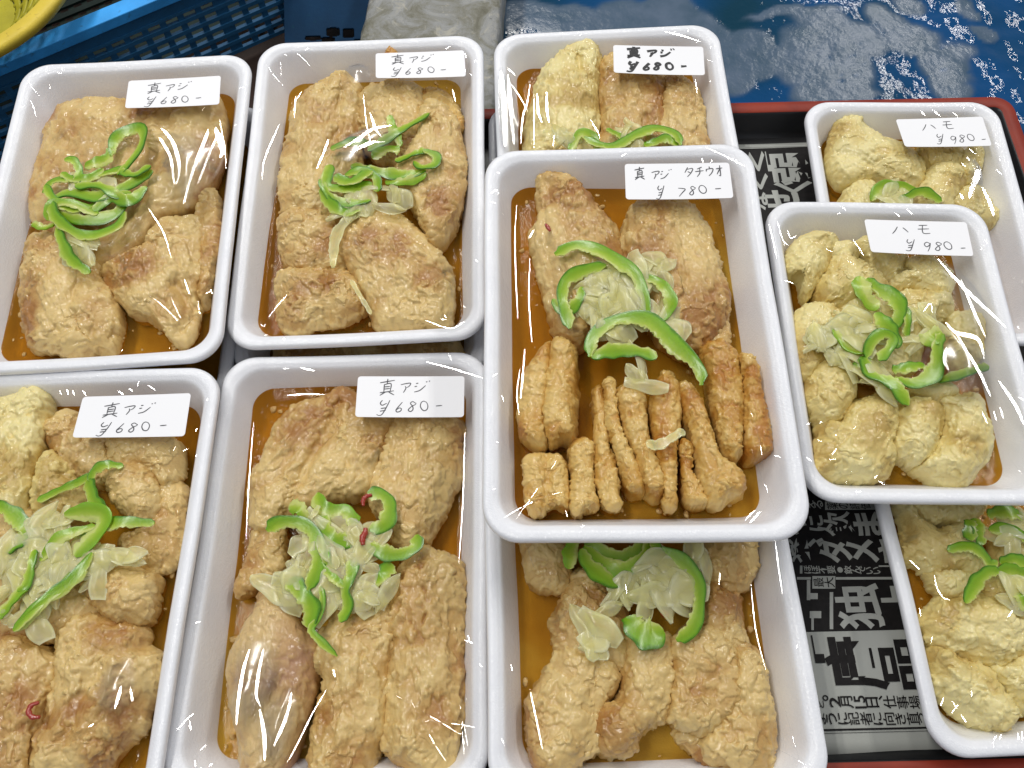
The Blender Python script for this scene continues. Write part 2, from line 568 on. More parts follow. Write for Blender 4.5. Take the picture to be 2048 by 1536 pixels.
def crease(n, px, r=0.0003, lift=0.0004, wander=0.12):
    """a taut fold of the film: a narrow facet along a line, leaning the way that shows one of the tubes"""
    k = max(10, 5 * len(px))
    uv = catmull(to_tray(n, px, 0.003)[:, :2], k)
    w = film_w(n, uv[:, 0], uv[:, 1]) + lift
    c3 = np.column_stack([uv, w])
    Mw = np.array(TM[n])
    nz = Mw[:3, 2]
    wp = c3 @ Mw[:3, :3].T + Mw[:3, 3]
    def half(p, lamp, y):
        v = CAM - p; v = v / np.linalg.norm(v)
        l = np.array([lamp[0], y, lamp[2]]) - p; l = l / np.linalg.norm(l)
        h = v + l
        return h / np.linalg.norm(h)
    mid = wp[k // 2]
    best = max(((half(mid, L, L[1] + dy) @ nz, L, L[1] + dy) for L in LAMPS for dy in (-0.45, -0.2, 0.0, 0.2, 0.45)), key=lambda a: a[0])
    s = np.sin(np.linspace(0.05, math.pi - 0.05, k)) ** 0.7
    t = np.gradient(c3, axis=0)
    V, F, HN = [], [], []
    A = np.linspace(-1, 1, 5)
    for i in range(k):
        h = Mw[:3, :3].T @ half(wp[i], best[1], best[2] + wander * math.sin(5.5 * i / k + k))
        e = np.cross(t[i], h); e /= np.linalg.norm(e) + 1e-12
        for a in A:
            rr = r * s[i]
            V.append(c3[i] + e * (a * rr) - h * (0.02 * rr * a * a))
            HN.append(h + e * (a * 0.004))
    q = len(A)
    for i in range(k - 1):
        for j in range(q - 1):
            F.append((i * q + j, i * q + j + 1, (i + 1) * q + j + 1, (i + 1) * q + j))
    return V, F, HN

def bulge(n, parent, px, h=0.003, sharp=1.0, name='film_bulge', ridge=0.0, ra=0.0):
    """a blister of film that clings to the food: a low dome inside an outline"""
    o = catmull(to_tray(n, px, 0.004)[:, :2], 56, closed=True)
    if np.sum(o[:, 0] * np.roll(o[:, 1], -1) - o[:, 1] * np.roll(o[:, 0], -1)) < 0:
        o = o[::-1]
    c = o.mean(0)
    V, F, fades = [], [], []
    K = 14
    for k in range(K + 1):
        s = 1 - k / K
        p = c + (o - c) * s
        hh = h * (1 - s ** 2) ** 1.6
        d = p - c
        fades += [min(1.0, (1 - s) / 0.30) ** 1.5] * 56
        rr = ridge * np.cos((d[:, 0] * math.cos(ra) + d[:, 1] * math.sin(ra)) * 2 * math.pi / 0.011) * (1 - s ** 4)
        V += list(np.column_stack([p, film_w(n, p[:, 0], p[:, 1]) + 0.0005 + hh + rr]))
    for k in range(K):
        for j in range(56):
            F.append((k * 56 + j, k * 56 + (j + 1) % 56, (k + 1) * 56 + (j + 1) % 56, (k + 1) * 56 + j))
    return mesh_obj(name, V, F, MAT['bulge'], parent, attrs={'taut': fades})

# ------------------------------------------------------------------ fried fish
SEED = [11]
def fish(n, px, label, m='tan', top=-1.5, flat=2.05, edge=-14.5, grooves=(), tilt=(0, 0), rough=1.0, name='fried_fish', group=None, cat='fried fish', shrink=1.045, fine=1.0):
    SEED[0] += 7
    sd = SEED[0]
    top, edge = top / 1000, edge / 1000
    o = catmull(to_tray(n, px, edge + 0.002)[:, :2], 250, closed=True)
    o = o.mean(0) + (o - o.mean(0)) * shrink
    cr = lambda a, b: a[..., 0] * b[..., 1] - a[..., 1] * b[..., 0]
    if np.sum(cr(o, np.roll(o, -1, 0))) < 0:
        o = o[::-1]
    c = o.mean(0)
    U, S, Vt = np.linalg.svd(o - c, full_matrices=False)
    ax = Vt[0]
    pr = (o - c) @ ax
    pq = (o - c) @ Vt[1]
    hl = max((pr.max() - pr.min()) / 2 - (pq.max() - pq.min()) / 2 * 0.9, 0.001)
    mid = (pr.max() + pr.min()) / 2
    tgt = c + np.clip(pr, mid - hl, mid + hl)[:, None] * ax
    tgt = tgt + ((pq.max() + pq.min()) / 2) * Vt[1]
    Mn = len(o)
    wid = min(pq.max() - pq.min(), 0.05)
    K = int(np.clip(wid / 2 / 0.00042, 18, 54))
    floor = -0.0255
    rings = []
    # under side, then up over the top
    for f_, z_ in ((0.16, 0.0), (0.06, 0.25), (0.015, 0.6)):
        p = o + (tgt - o) * f_
        rings.append(np.column_stack([p, np.full(Mn, floor + (edge - floor) * z_)]))
    ts = np.linspace(0, 1, K + 1)
    for t in ts:
        p = o + (tgt - o) * t
        te = min(t * 1.02, 1)
        g = (1 - (1 - te) ** flat) ** (1 / flat)
        z = edge + (top - edge) * g
        rings.append(np.column_stack([p, np.full(Mn, z)]))
    G = np.array(rings)                                        # R x Mn x 3
    d = G[:, :, :2] - c
    G[3:, :, 2] += ((d[3:, :, 0] * tilt[0] + d[3:, :, 1] * tilt[1])) * np.linspace(0.2, 1, G.shape[0] - 3)[:, None]
    for gr in grooves:
        pts, depth, wdt = gr
        gl = catmull(to_tray(n, pts, top)[:, :2], 40)
        P = G[3:, :, :2].reshape(-1, 2)
        dist = np.min(np.linalg.norm(P[:, None, :] - gl[None], axis=2), axis=1).reshape(G.shape[0] - 3, Mn)
        G[3:, :, 2] -= depth / 1000 * np.exp(-(dist / (wdt / 1000)) ** 2)
    # normals of the smooth form
    du = np.roll(G, -1, 1) - np.roll(G, 1, 1)
    dv = np.gradient(G, axis=0)
    nr = np.cross(du, dv)
    nr /= np.linalg.norm(nr, axis=2)[..., None] + 1e-12
    nr[-3:] = (0, 0, 1)
    P = G.reshape(-1, 3)
    NR = nr.reshape(-1, 3)
    warp = np.stack([vnoise(P, 0.0045, sd + 40 + i) for i in range(3)], 1) * 0.0030
    Q = (P + warp) / fine + sd * 0.013
    big = fbm(Q, 0.015, sd, 2) - 0.5
    a3 = np.array([ax[0], ax[1], 0.0])
    al = Q @ a3
    ridge = fbm(Q - np.outer(al * 0.72, a3), 0.0095, sd + 70, 2) - 0.5      # folds that run along the piece
    w1, id1 = worley(Q, 0.0056, sd + 3)
    w2, id2 = worley(Q, 0.0027, sd + 9)
    w3, id3 = worley(Q, 0.0014, sd + 15)
    patch = fbm(Q, 0.010, sd + 21, 3)
    edge_n = 0.12 * (0.6 - w2) + 0.05 * (0.6 - w3)
    fl1 = sstep(0.47, 0.505, patch + edge_n)
    fl2 = sstep(0.56, 0.59, fbm(Q, 0.0075, sd + 33, 3) + edge_n)
    lump = np.clip(1 - (w1 / 0.75) ** 2, 0, 1) * (id1 > 0.45)
    crumb = np.clip(1 - (w2 / 0.75) ** 2, 0, 1) * (0.15 + 0.85 * id2 ** 1.5)
    grain = np.clip(1 - (w3 / 0.8) ** 2, 0, 1) * id3
    disp = rough * (2.4 * min(rough, 1) * big + 3.2 * min(rough, 1) * ridge + 0.6 * lump + (0.36 + 0.6 * fl1) * crumb + 0.22 * grain + 0.65 * fl1 + 0.7 * fl2 - 0.35) / 1000
    R = G.shape[0]
    fade = np.ones((R, Mn)); fade[:3] *= np.array([0.2, 0.6, 1.0])[:, None]
    P2 = P + NR * (disp * fade.reshape(-1))[:, None]
    # the taut film presses the tops down
    lim = film_w(n, P2[:, 0], P2[:, 1]) - 0.0006
    over = P2[:, 2] - lim
    P2[:, 2] = np.where(over > -0.0008, lim - 0.0004 * np.exp(-np.clip(over + 0.0008, 0, 1) / 0.0008) * 2, P2[:, 2])
    thick = np.clip(0.40 + 0.14 * fl1 + 0.16 * fl2 + 0.12 * crumb * id2 + 1.5 * (fbm(Q, 0.022, sd + 60, 2) - 0.5), 0, 1)
    F = []
    idx = np.arange(R * Mn).reshape(R, Mn)
    a, b = idx[:-1], np.roll(idx[:-1], -1, 1)
    e, f2 = np.roll(idx[1:], -1, 1), idx[1:]
    F = np.stack([a, b, e, f2], -1).reshape(-1, 4)
    cen = P2.mean(0)
    ob = mesh_obj(name, P2 - cen, F, MAT[m], None, TM[n] @ Matrix.Translation(cen), attrs={'crust': thick})
    # join the seam along the spine
    import bmesh
    bm = bmesh.new(); bm.from_mesh(ob.data)
    bmesh.ops.remove_doubles(bm, verts=[v for v in bm.verts if v.index >= (R - 1) * Mn], dist=0.0009)
    bm.to_mesh(ob.data); bm.free()
    tag(ob, label, cat, group)
    return ob

# ------------------------------------------------------------------ garnish
def strip(n, px, wpx, label, side=1, w0=1.5, arch=1.2, twist=0.0, pale=0.0, group=None, name='pepper_strip', m='pepper', cat='pepper strip', thick=0.0008):
    """a slice of pepper: a ribbon along a line of pixels, skin along one edge"""
    SEED[0] += 3
    rng = np.random.default_rng(SEED[0])
    k = int(np.clip(6 * len(px), 20, 64))
    uv = catmull(to_tray(n, px, w0 / 1000)[:, :2], k)
    s = np.linspace(0, 1, k)
    w = w0 / 1000 + arch / 1000 * np.sin(math.pi * s) + 0.0006 * np.sin(s * 7 + rng.uniform(0, 6))
    c3 = np.column_stack([uv, w])
    t = np.gradient(uv, axis=0); t /= np.linalg.norm(t, axis=1)[:, None] + 1e-12
    nrm = np.column_stack([-t[:, 1], t[:, 0], np.zeros(k)]) * side          # towards the skin
    up = np.array([0, 0, 1.0])
    tw = rad(18) * np.sin(s * rng.uniform(2, 5) + rng.uniform(0, 6)) + rad(twist) * s + rad(rng.uniform(-8, 8))
    scale = 0.000262
    half = 1.1 * wpx * scale / 2 * (0.72 + 0.28 * np.sin(math.pi * np.clip(s * 1.0, 0, 1)) ** 0.5) * (1 + 0.16 * np.sin(s * 9 + rng.uniform(0, 6)) + 0.1 * np.sin(s * 23 + rng.uniform(0, 6)))
    endf = np.clip(np.minimum(s, 1 - s) / 0.05, 0.35, 1)
    half = half * endf
    prof = np.array([(1.0, 0.1), (0.97, 0.85), (0.75, 1.0), (0.35, 0.92), (-0.1, 0.85), (-0.55, 0.95), (-0.95, 0.9), (-1.0, 0.0), (-0.9, -0.9), (-0.3, -0.9), (0.5, -0.9), (0.96, -0.8)])
    q = len(prof)
    V, A = [], []
    for i in range(k):
        cs, sn = math.cos(tw[i]), math.sin(tw[i])
        e1 = nrm[i] * cs + up * sn
        e2 = -nrm[i] * sn + up * cs
        for a, b in prof:
            jag = 1.0 if a > 0.2 else 1 + rng.uniform(-0.2, 0.2)
            V.append(c3[i] + e1 * (a * half[i] * jag) + e2 * (b * thick / 2 * (1.25 if a > 0.5 else 1.0)))
            A.append(np.clip(0.5 + 0.5 * a - pale, 0, 1))
    F = [(i * q + j, i * q + (j + 1) % q, (i + 1) * q + (j + 1) % q, (i + 1) * q + j) for i in range(k - 1) for j in range(q)]
    F.append(tuple(range(q - 1, -1, -1))); F.append(tuple((k - 1) * q + j for j in range(q)))
    V = np.array(V)
    V[:, 2] = np.minimum(V[:, 2], film_w(n, V[:, 0], V[:, 1]) + 0.0004 + 0.25 * np.clip(V[:, 2] - 0.004, 0, 1))
    cen = V.mean(0)
    at_ = {'skin': A} if m == 'pepper' else {'edge': np.abs(np.array(A) * 2 - 1)}
    ob = mesh_obj(name, V - cen, F, MAT[m], None, TM[n] @ Matrix.Translation(cen), attrs=at_)
    ob.data.set_sharp_from_angle(angle=rad(38))
    tag(ob, label, cat, group)
    return ob

def onions(n, heaps, label, seed):
    """a loose heap of sliced onion: many thin curved petals in one object"""
    rng = np.random.default_rng(seed)
    V, F, E = [], [], []
    for (px, py, rx, ry, cnt, w0) in heaps:
        for _ in range(max(3, int(cnt * 0.5))):
            rr, aa = math.sqrt(rng.uniform(0, 1)), rng.uniform(0, 6.283)
            cx_, cy_ = px + rx * rr * math.cos(aa), py + ry * rr * math.sin(aa)
            c = to_tray(n, [(cx_, cy_)], w0 / 1000)[0]
            c[2] += rng.uniform(-0.0012, 0.0012) + 0.0022 * (1 - rr)
            L = rng.uniform(0.011, 0.028); B = rng.uniform(0.0045, 0.0135)
            yaw = rng.uniform(0, 6.283); curl = rng.uniform(0.3, 1.5); bow = rng.uniform(-0.5, 0.5)
            roll = rng.uniform(-0.5, 0.5); pt = rng.choice([0.35, 0.8, 0.95])
            nu, nv = 13, 9
            base = len(V)
            for top_ in (0, 1):
                for i in range(nu):
                    s = i / (nu - 1) - 0.5
                    ang = s * curl
                    xx = L * (math.sin(ang) / curl if curl > 0.01 else s); zz = L * (math.cos(ang) - 1) / curl
                    hw = B * (1 - (2 * abs(s)) ** 2.4 * pt) * (1 + 0.18 * math.sin(7 * s + yaw))
                    for j in range(nv):
                        t = j / (nv - 1) - 0.5
                        y = hw * 2 * t * 0.5 + bow * 0.004 * (s * 2) ** 2
                        z = zz + 0.0018 * math.cos(t * 2.6) - 0.00035 * top_ + 0.0003 * math.sin(9 * s + 4 * t)
                        y2 = y * math.cos(roll) - z * math.sin(roll); z2 = y * math.sin(roll) + z * math.cos(roll)
                        V.append((c[0] + xx * math.cos(yaw) - y2 * math.sin(yaw), c[1] + xx * math.sin(yaw) + y2 * math.cos(yaw), c[2] + z2))
                        E.append(max(abs(2 * t), (2 * abs(s)) ** 3))
            h = nu * nv
            for i in range(nu - 1):
                for j in range(nv - 1):
                    a = base + i * nv + j
                    F.append((a, a + 1, a + nv + 1, a + nv)); F.append((h + a + nv, h + a + nv + 1, h + a + 1, h + a))
            for i in range(nu - 1):
                for j in (0, nv - 1):
                    a = base + i * nv + j
                    F.append((a, a + nv, h + a + nv, h + a))
    V = np.array(V); cen = V.mean(0)
    ob = mesh_obj('sliced_onion', V - cen, F, MAT['onion'], None, TM[n] @ Matrix.Translation(cen), attrs={'edge': E})
    tag(ob, label, 'sliced onion', 'sliced onion on the fish', 'stuff')
    return ob

def crumbs(n, count, label, seed):
    """loose bits of batter in the sauce, one object"""
    rng = np.random.default_rng(seed)
    w, l = DIM[n]
    up = np.array(TM[n].inverted().to_3x3() @ Vector((0, 0, 1)))
    V, F, A = [], [], []
    for _ in range(count):
        if rng.uniform() < 0.6:
            a = rng.uniform(0, 6.283); u, v = (w / 2 - 0.017 - abs(rng.normal(0, 0.004))) * np.clip(1.3 * math.cos(a), -1, 1), (l / 2 - 0.017 - abs(rng.normal(0, 0.004))) * np.clip(1.3 * math.sin(a), -1, 1)
        else:
            u, v = rng.uniform(-1, 1) * (w / 2 - 0.02), rng.uniform(-1, 1) * (l / 2 - 0.02)
        z = -0.0185 - (u * up[0] + v * up[1]) / up[2]
        r = rng.uniform(0.0005, 0.0017) * (1.6 if rng.uniform() < 0.12 else 1)
        nu, nv = 7, 5
        b = len(V)
        sc = rng.uniform(0.6, 1.4, 3) * np.array([1, 1, 0.6])
        for i in range(nv):
            th = math.pi * i / (nv - 1)
            for j in range(nu):
                ph = 2 * math.pi * j / nu
                rr = r * rng.uniform(0.75, 1.25)
                V.append((u + sc[0] * rr * math.sin(th) * math.cos(ph), v + sc[1] * rr * math.sin(th) * math.sin(ph), z + sc[2] * rr * math.cos(th)))
                A.append(rng.uniform(0.2, 0.7))
        for i in range(nv - 1):
            for j in range(nu):
                F.append((b + i * nu + j, b + (i + 1) * nu + j, b + (i + 1) * nu + (j + 1) % nu, b + i * nu + (j + 1) % nu))
    ob = mesh_obj('batter_crumbs', V, F, MAT['tan'], None, TM[n], attrs={'crust': A})
    tag(ob, label, 'batter crumbs', 'loose batter crumbs in the sauce', 'stuff')
    return ob

def chili(n, px, label, w0=3.0, r=0.0013):
    k = 14
    uv = catmull(to_tray(n, px, w0 / 1000)[:, :2], k)
    t = np.gradient(uv, axis=0); t /= np.linalg.norm(t, axis=1)[:, None] + 1e-12
    V, F = [], []
    for i in range(k):
        rr = r * (0.55 + 0.45 * math.sin(math.pi * i / (k - 1))) * (1 + 0.15 * math.sin(i * 2.1))
        for j in range(10):
            a = 2 * math.pi * j / 10
            V.append((uv[i, 0] - t[i, 1] * rr * math.cos(a), uv[i, 1] + t[i, 0] * rr * math.cos(a), w0 / 1000 + 0.8 * rr * math.sin(a)))
    for i in range(k - 1):
        for j in range(10):
            F.append((i * 10 + j, i * 10 + (j + 1) % 10, (i + 1) * 10 + (j + 1) % 10, (i + 1) * 10 + j))
    F.append(tuple(range(9, -1, -1))); F.append(tuple((k - 1) * 10 + j for j in range(10)))
    V = np.array(V); cen = V.mean(0)
    ob = mesh_obj('chili_slice', V - cen, F, MAT['chili'], None, TM[n] @ Matrix.Translation(cen))
    tag(ob, label, 'chili', 'red chili slices')
    return ob

# ------------------------------------------------------------------ price stickers with handwriting
def ell(cx_, cy_, rx, ry, sl=0.0, n=14, a0=-60):
    return [(cx_ + rx * math.cos(rad(a0 - 360 * i / n)) - sl * ry * math.sin(rad(a0 - 360 * i / n)), cy_ + ry * math.sin(rad(a0 - 360 * i / n))) for i in range(n + 1)]
GLYPH = {
    '真': [[(.04, .24), (.5, .16), (.98, .08)], [(.53, 0), (.50, .32)], [(.32, .34), (.31, .78)], [(.32, .35), (.74, .29), (.71, .76)], [(.34, .49), (.70, .45)],
          [(.34, .62), (.70, .58)], [(.06, .84), (.5, .78), (.95, .72)], [(.40, .80), (.06, 1.0)], [(.60, .78), (.80, .88), (.98, .97)]],
    'ア': [[(.03, .22), (.5, .10), (.95, .06), (.84, .34), (.60, .50)], [(.45, .36), (.52, .56), (.30, 1.0)]],
    'ジ': [[(.10, .26), (.25, .22)], [(.02, .52), (.18, .48)], [(.0, .98), (.35, .84), (.72, .42)], [(.74, .12), (.83, .09)], [(.93, .08), (1.0, .02)]],
    'Y': [[(.42, .0), (.28, .20), (.44, .34), (.76, .20)], [(.98, .0), (.78, .40), (.48, .92), (.25, 1.02), (.05, .96)], [(.34, .56), (.78, .50)], [(.28, .74), (.70, .67)]],
    '6': [[(.80, .0), (.38, .42), (.06, .78), (.22, 1.0), (.62, .90), (.72, .66), (.46, .58), (.14, .76)]],
    '8': [[(.86, .16), (.55, .0), (.30, .18), (.55, .46), (.62, .80), (.36, 1.0), (.10, .84), (.45, .50), (.88, .28), (.90, .12)]],
    '0': [ell(.5, .5, .40, .5, -.12)],
    '9': [[(.84, .14), (.5, .0), (.14, .24), (.36, .50), (.76, .30), (.88, .08), (.74, .55), (.42, 1.0)]],
    '7': [[(.0, .06), (.55, .10), (.95, .20), (.55, .55), (.05, 1.0)]],
    '-': [[(.0, .6), (.5, .55), (1.0, .4)]],
    'ハ': [[(.40, .0), (.24, .5), (.0, 1.0)], [(.72, .10), (.88, .40), (1.0, .72)]],
    'モ': [[(.18, .06), (.88, .0)], [(.04, .48), (.96, .42)], [(.50, .02), (.38, .70), (.50, .98), (1.0, .94)]],
    'タ': [[(.36, .0), (.0, .55)], [(.30, .20), (.92, .12), (.68, .58), (.25, 1.0)], [(.34, .44), (.70, .62)]],
    'チ': [[(.82, .0), (.24, .20)], [(.0, .46), (1.0, .38)], [(.56, .14), (.52, .62), (.18, 1.0)]],
    'ウ': [[(.48, .0), (.50, .20)], [(.10, .26), (.06, .52)], [(.10, .28), (.92, .22), (.72, .68), (.34, 1.0)]],
    'オ': [[(.0, .30), (1.0, .24)], [(.62, .0), (.64, .88), (.52, 1.0), (.40, .90)], [(.58, .32), (.08, .82)]],
}
ROW680 = [('真', .20, .06, .145, .41), ('ア', .40, .16, .10, .25), ('ジ', .535, .10, .145, .29), ('Y', .19, .60, .125, .36), ('6', .36, .64, .075, .24), ('8', .47, .63, .085, .24), ('0', .585, .61, .085, .23), ('-', .745, .69, .058, .06)]
ROW780 = [('真', .09, .10, .10, .36), ('ア', .25, .20, .08, .23), ('ジ', .335, .16, .11, .28), ('タ', .575, .12, .085, .27), ('チ', .675, .12, .08, .27), ('ウ', .775, .11, .075, .26), ('オ', .87, .09, .06, .30),
          ('Y', .28, .62, .085, .36), ('7', .49, .68, .07, .24), ('8', .59, .65, .07, .24), ('0', .685, .63, .085, .22), ('-', .84, .72, .055, .04)]
ROW980 = [('ハ', .25, .20, .16, .22), ('モ', .50, .13, .12, .26), ('Y', .35, .56, .11, .34), ('9', .53, .64, .08, .27), ('8', .63, .62, .085, .25), ('0', .735, .60, .09, .22), ('-', .89, .76, .045, .05)]

def sticker(n, quad, rows, label, pen=0.00024, m='ink', flat_lift=0.0009, jit=0.0, seed=1):
    """a paper sticker on the film (quad = its corners in pixels: top left, top right, bottom right, bottom left)"""
    q = to_tray(n, quad, 0.0035)[:, :2]
    rng = random.Random(seed)
    def P(s, t):
        a = q[0] * (1 - s) * (1 - t) + q[1] * s * (1 - t) + q[2] * s * t + q[3] * (1 - s) * t
        return np.array([a[0], a[1], 0.0])
    cen = P(.5, .5)
    # plane of the sticker from the film's height at three places
    hs = np.array([[*P(s, t)[:2], 1.0] for s in (0, .5, 1) for t in (0, .5, 1)])
    zz = np.array([film_w(n, a[0], a[1]) for a in hs])
    pl, *_ = np.linalg.lstsq(hs, zz, rcond=None)
    off = np.max(zz - hs @ pl)
    def P3(s, t, up=0.0):
        a = P(s, t)
        curl = 0.0005 * (2 * s - 1) ** 2 * (0.4 + 0.6 * t)
        a[2] = pl[0] * a[0] + pl[1] * a[1] + pl[2] + off + flat_lift + curl + up
        return a
    wid, hei = np.linalg.norm(q[1] - q[0]), np.linalg.norm(q[3] - q[0])
    ol = []
    r = 0.0017
    o = rrect(1, 1, 0.2)
    o = rrect(wid, hei, r, 5, 6) / np.array([wid, hei])
    m_ = len(o)
    V = [P3(0.5, 0.5)]
    for sc in (0.33, 0.66, 1.0):
        V += [P3(0.5 + a * sc, 0.5 - b * sc) for a, b in o]
    V += [P3(0.5 + a, 0.5 - b, -0.00014) for a, b in o]
    F = [(0, 1 + j, 1 + (j + 1) % m_) for j in range(m_)]
    for k in range(3):
        for j in range(m_):
            F.append((1 + k * m_ + j, 1 + (k + 1) * m_ + j, 1 + (k + 1) * m_ + (j + 1) % m_, 1 + k * m_ + (j + 1) % m_))
    F = [f if i >= m_ else f[::-1] for i, f in enumerate(F)]
    root = mesh_obj('price_sticker', np.array(V) - V[0], F, MAT['paper'], None, TM[n] @ Matrix.Translation(V[0]), smooth=False)
    tag(root, label, 'price sticker', 'handwritten price stickers')
    W_, Fw = [], []
    for (g, s0, t0, sw, sh) in rows:
        js, jt = rng.uniform(-jit, jit), rng.uniform(-jit, jit)
        for st in GLYPH[g]:
            pts = [(s0 + js + sw * a + rng.uniform(-.12, .12) * jit, t0 + jt + sh * b + rng.uniform(-.2, .2) * jit) for a, b in st]
            k = max(5, 5 * (len(pts) - 1))
            c = catmull([P(a, b)[:2] for a, b in pts], k)
            # back to s,t is not needed: height from the same plane
            t = np.gradient(c, axis=0); t /= np.linalg.norm(t, axis=1)[:, None] + 1e-12
            base = len(W_)
            for i in range(k):
                pr = pen * (0.75 + 0.45 * math.sin(math.pi * min(1, (i + 1) / k)) if m == 'ink' else 0.8 + 0.5 * (1 - i / k))
                for sg in (-1, 1):
                    x, y = c[i, 0] - t[i, 1] * pr * sg, c[i, 1] + t[i, 0] * pr * sg
                    ss = np.dot(np.array([x, y]) - q[0], q[1] - q[0]) / wid ** 2
                    z = pl[0] * x + pl[1] * y + pl[2] + off + flat_lift + 0.0005 * (2 * ss - 1) ** 2 + 0.00010
                    W_.append((x, y, z))
            for i in range(k - 1):
                a = base + 2 * i
                Fw.append((a, a + 2, a + 3, a + 1))
    if W_:
        mesh_obj('handwriting', np.array(W_) - V[0], Fw, MAT[m], root, smooth=False)
    return root
# ================================================================== THE SETTING
def make_floor_mat():
    m, nt, b = mat('wet_brown_floor')
    c = ramp(nt, noise(nt, 16, 4), [(0.3, (0.010, 0.004, 0.002)), (0.55, (0.030, 0.012, 0.006)), (0.8, (0.055, 0.018, 0.010))])
    nt.links.new(c, b.inputs['Base Color'])
    setin(b, Roughness=0.75)
    bump(nt, noise(nt, 60, 4), 0.4, 0.004, b)
    return m
v, f = box_vf(-1.6, -0.8, -0.12, 1.6, 1.9, -0.085)
tag(mesh_obj('floor', v, f, make_floor_mat(), smooth=False), kind='structure')

# --- water with drifting foam in the tank behind
def water():
    x0, x1, y0, y1 = -0.03, 0.95, 0.30, 1.05
    nx, ny = 330, 250
    X, Y = np.meshgrid(np.linspace(x0, x1, nx), np.linspace(y0, y1, ny))
    P = np.column_stack([X.ravel(), Y.ravel(), np.full(nx * ny, -0.05)])
    blobs = [(1050, 30, 60, 36, 0), (1130, 42, 62, 32, 0), (1250, 42, 92, 46, 0), (1350, 45, 82, 52, 0), (1330, 12, 62, 22, 0), (1425, 95, 72, 52, 0), (1485, 112, 48, 34, 0),
             (1590, 26, 112, 13, 0), (1650, 45, 62, 26, -8), (1670, 128, 76, 70, 0), (1620, 92, 66, 44, 0), (1728, 75, 62, 33, -25), (1785, 42, 54, 22, -40), (1825, 10, 34, 18, -30),
             (1494, 93, 52, 40, 0), (1510, 130, 52, 34, 0), (1580, 132, 54, 42, 0), (1690, 185, 70, 34, 0), (1625, 190, 56, 30, 0), (1838, 82, 48, 38, 30), (1888, 131, 58, 52, 0),
             (1902, 175, 48, 28, 0), (1938, 15, 20, 28, 0), (1961, 73, 28, 20, 0), (1460, 150, 40, 40, 0), (1790, 75, 40, 20, 20), (1100, -40, 60, 25, 0), (1500, -45, 130, 25, 0), (1750, -60, 60, 40, 0), (2130, 60, 60, 60, 0)]
    warp = np.stack([fbm(P, 0.035, 5, 3) - 0.5, fbm(P, 0.035, 9, 3) - 0.5], 1) * 0.026
    fo = np.zeros(nx * ny)
    for (a, b_, rx, ry, an) in blobs:
        c = at(a, b_, -0.05)
        ex, ey = at(a + rx, b_, -0.05)[0] - c[0], c[1] - at(a, b_ + ry, -0.05)[1]
        dx, dy = P[:, 0] + warp[:, 0] - c[0], P[:, 1] + warp[:, 1] - c[1]
        cs, sn = math.cos(rad(-an)), math.sin(rad(-an))
        d = np.sqrt(((dx * cs - dy * sn) / ex) ** 2 + ((dx * sn + dy * cs) / ey) ** 2)
        fo = np.maximum(fo, 1 - sstep(0.80, 1.12, d))
    # small open bubbles in the foam
    wb, ib = worley(P, 0.008, 3)
    fo = np.clip(fo - 0.5 * (wb < 0.26) * (ib > 0.6) * (fbm(P, 0.07, 8, 2) > 0.5), 0, 1)
    chop = sstep(0.20, 0.46, P[:, 0]) * (1 - 0.75 * fo)
    h = (fbm(P, 0.020, 31, 3) - 0.5) * 0.0060 * (0.06 + chop)
    P[:, 2] += h + fo * 0.0008
    idx = np.arange(nx * ny).reshape(ny, nx)
    F = np.stack([idx[:-1, :-1], idx[:-1, 1:], idx[1:, 1:], idx[1:, :-1]], -1).reshape(-1, 4)
    m, nt, b = mat('tank_water')
    fa = attr(nt, 'froth')
    deep = ramp(nt, noise(nt, 9, 2), [(0.35, (0.0015, 0.035, 0.065)), (0.65, (0.002, 0.058, 0.180))])
    fcol = ramp(nt, noise(nt, 40, 4), [(0.3, (0.045, 0.085, 0.130)), (0.7, (0.095, 0.135, 0.195))])
    nt.links.new(mix(nt, fa, deep, fcol), b.inputs['Base Color'])
    rr = ramp(nt, fa, [(0.1, (0.04,) * 3), (0.7, (0.22,) * 3)])
    nt.links.new(rr, b.inputs['Roughness'])
    b.inputs['IOR'].default_value = 1.33
    bump(nt, noise(nt, 120, 3), 0.10, 0.006, b)
    o = mesh_obj('water', P, F, m, attrs={'froth': fo})
    tag(o, kind='structure')
water()

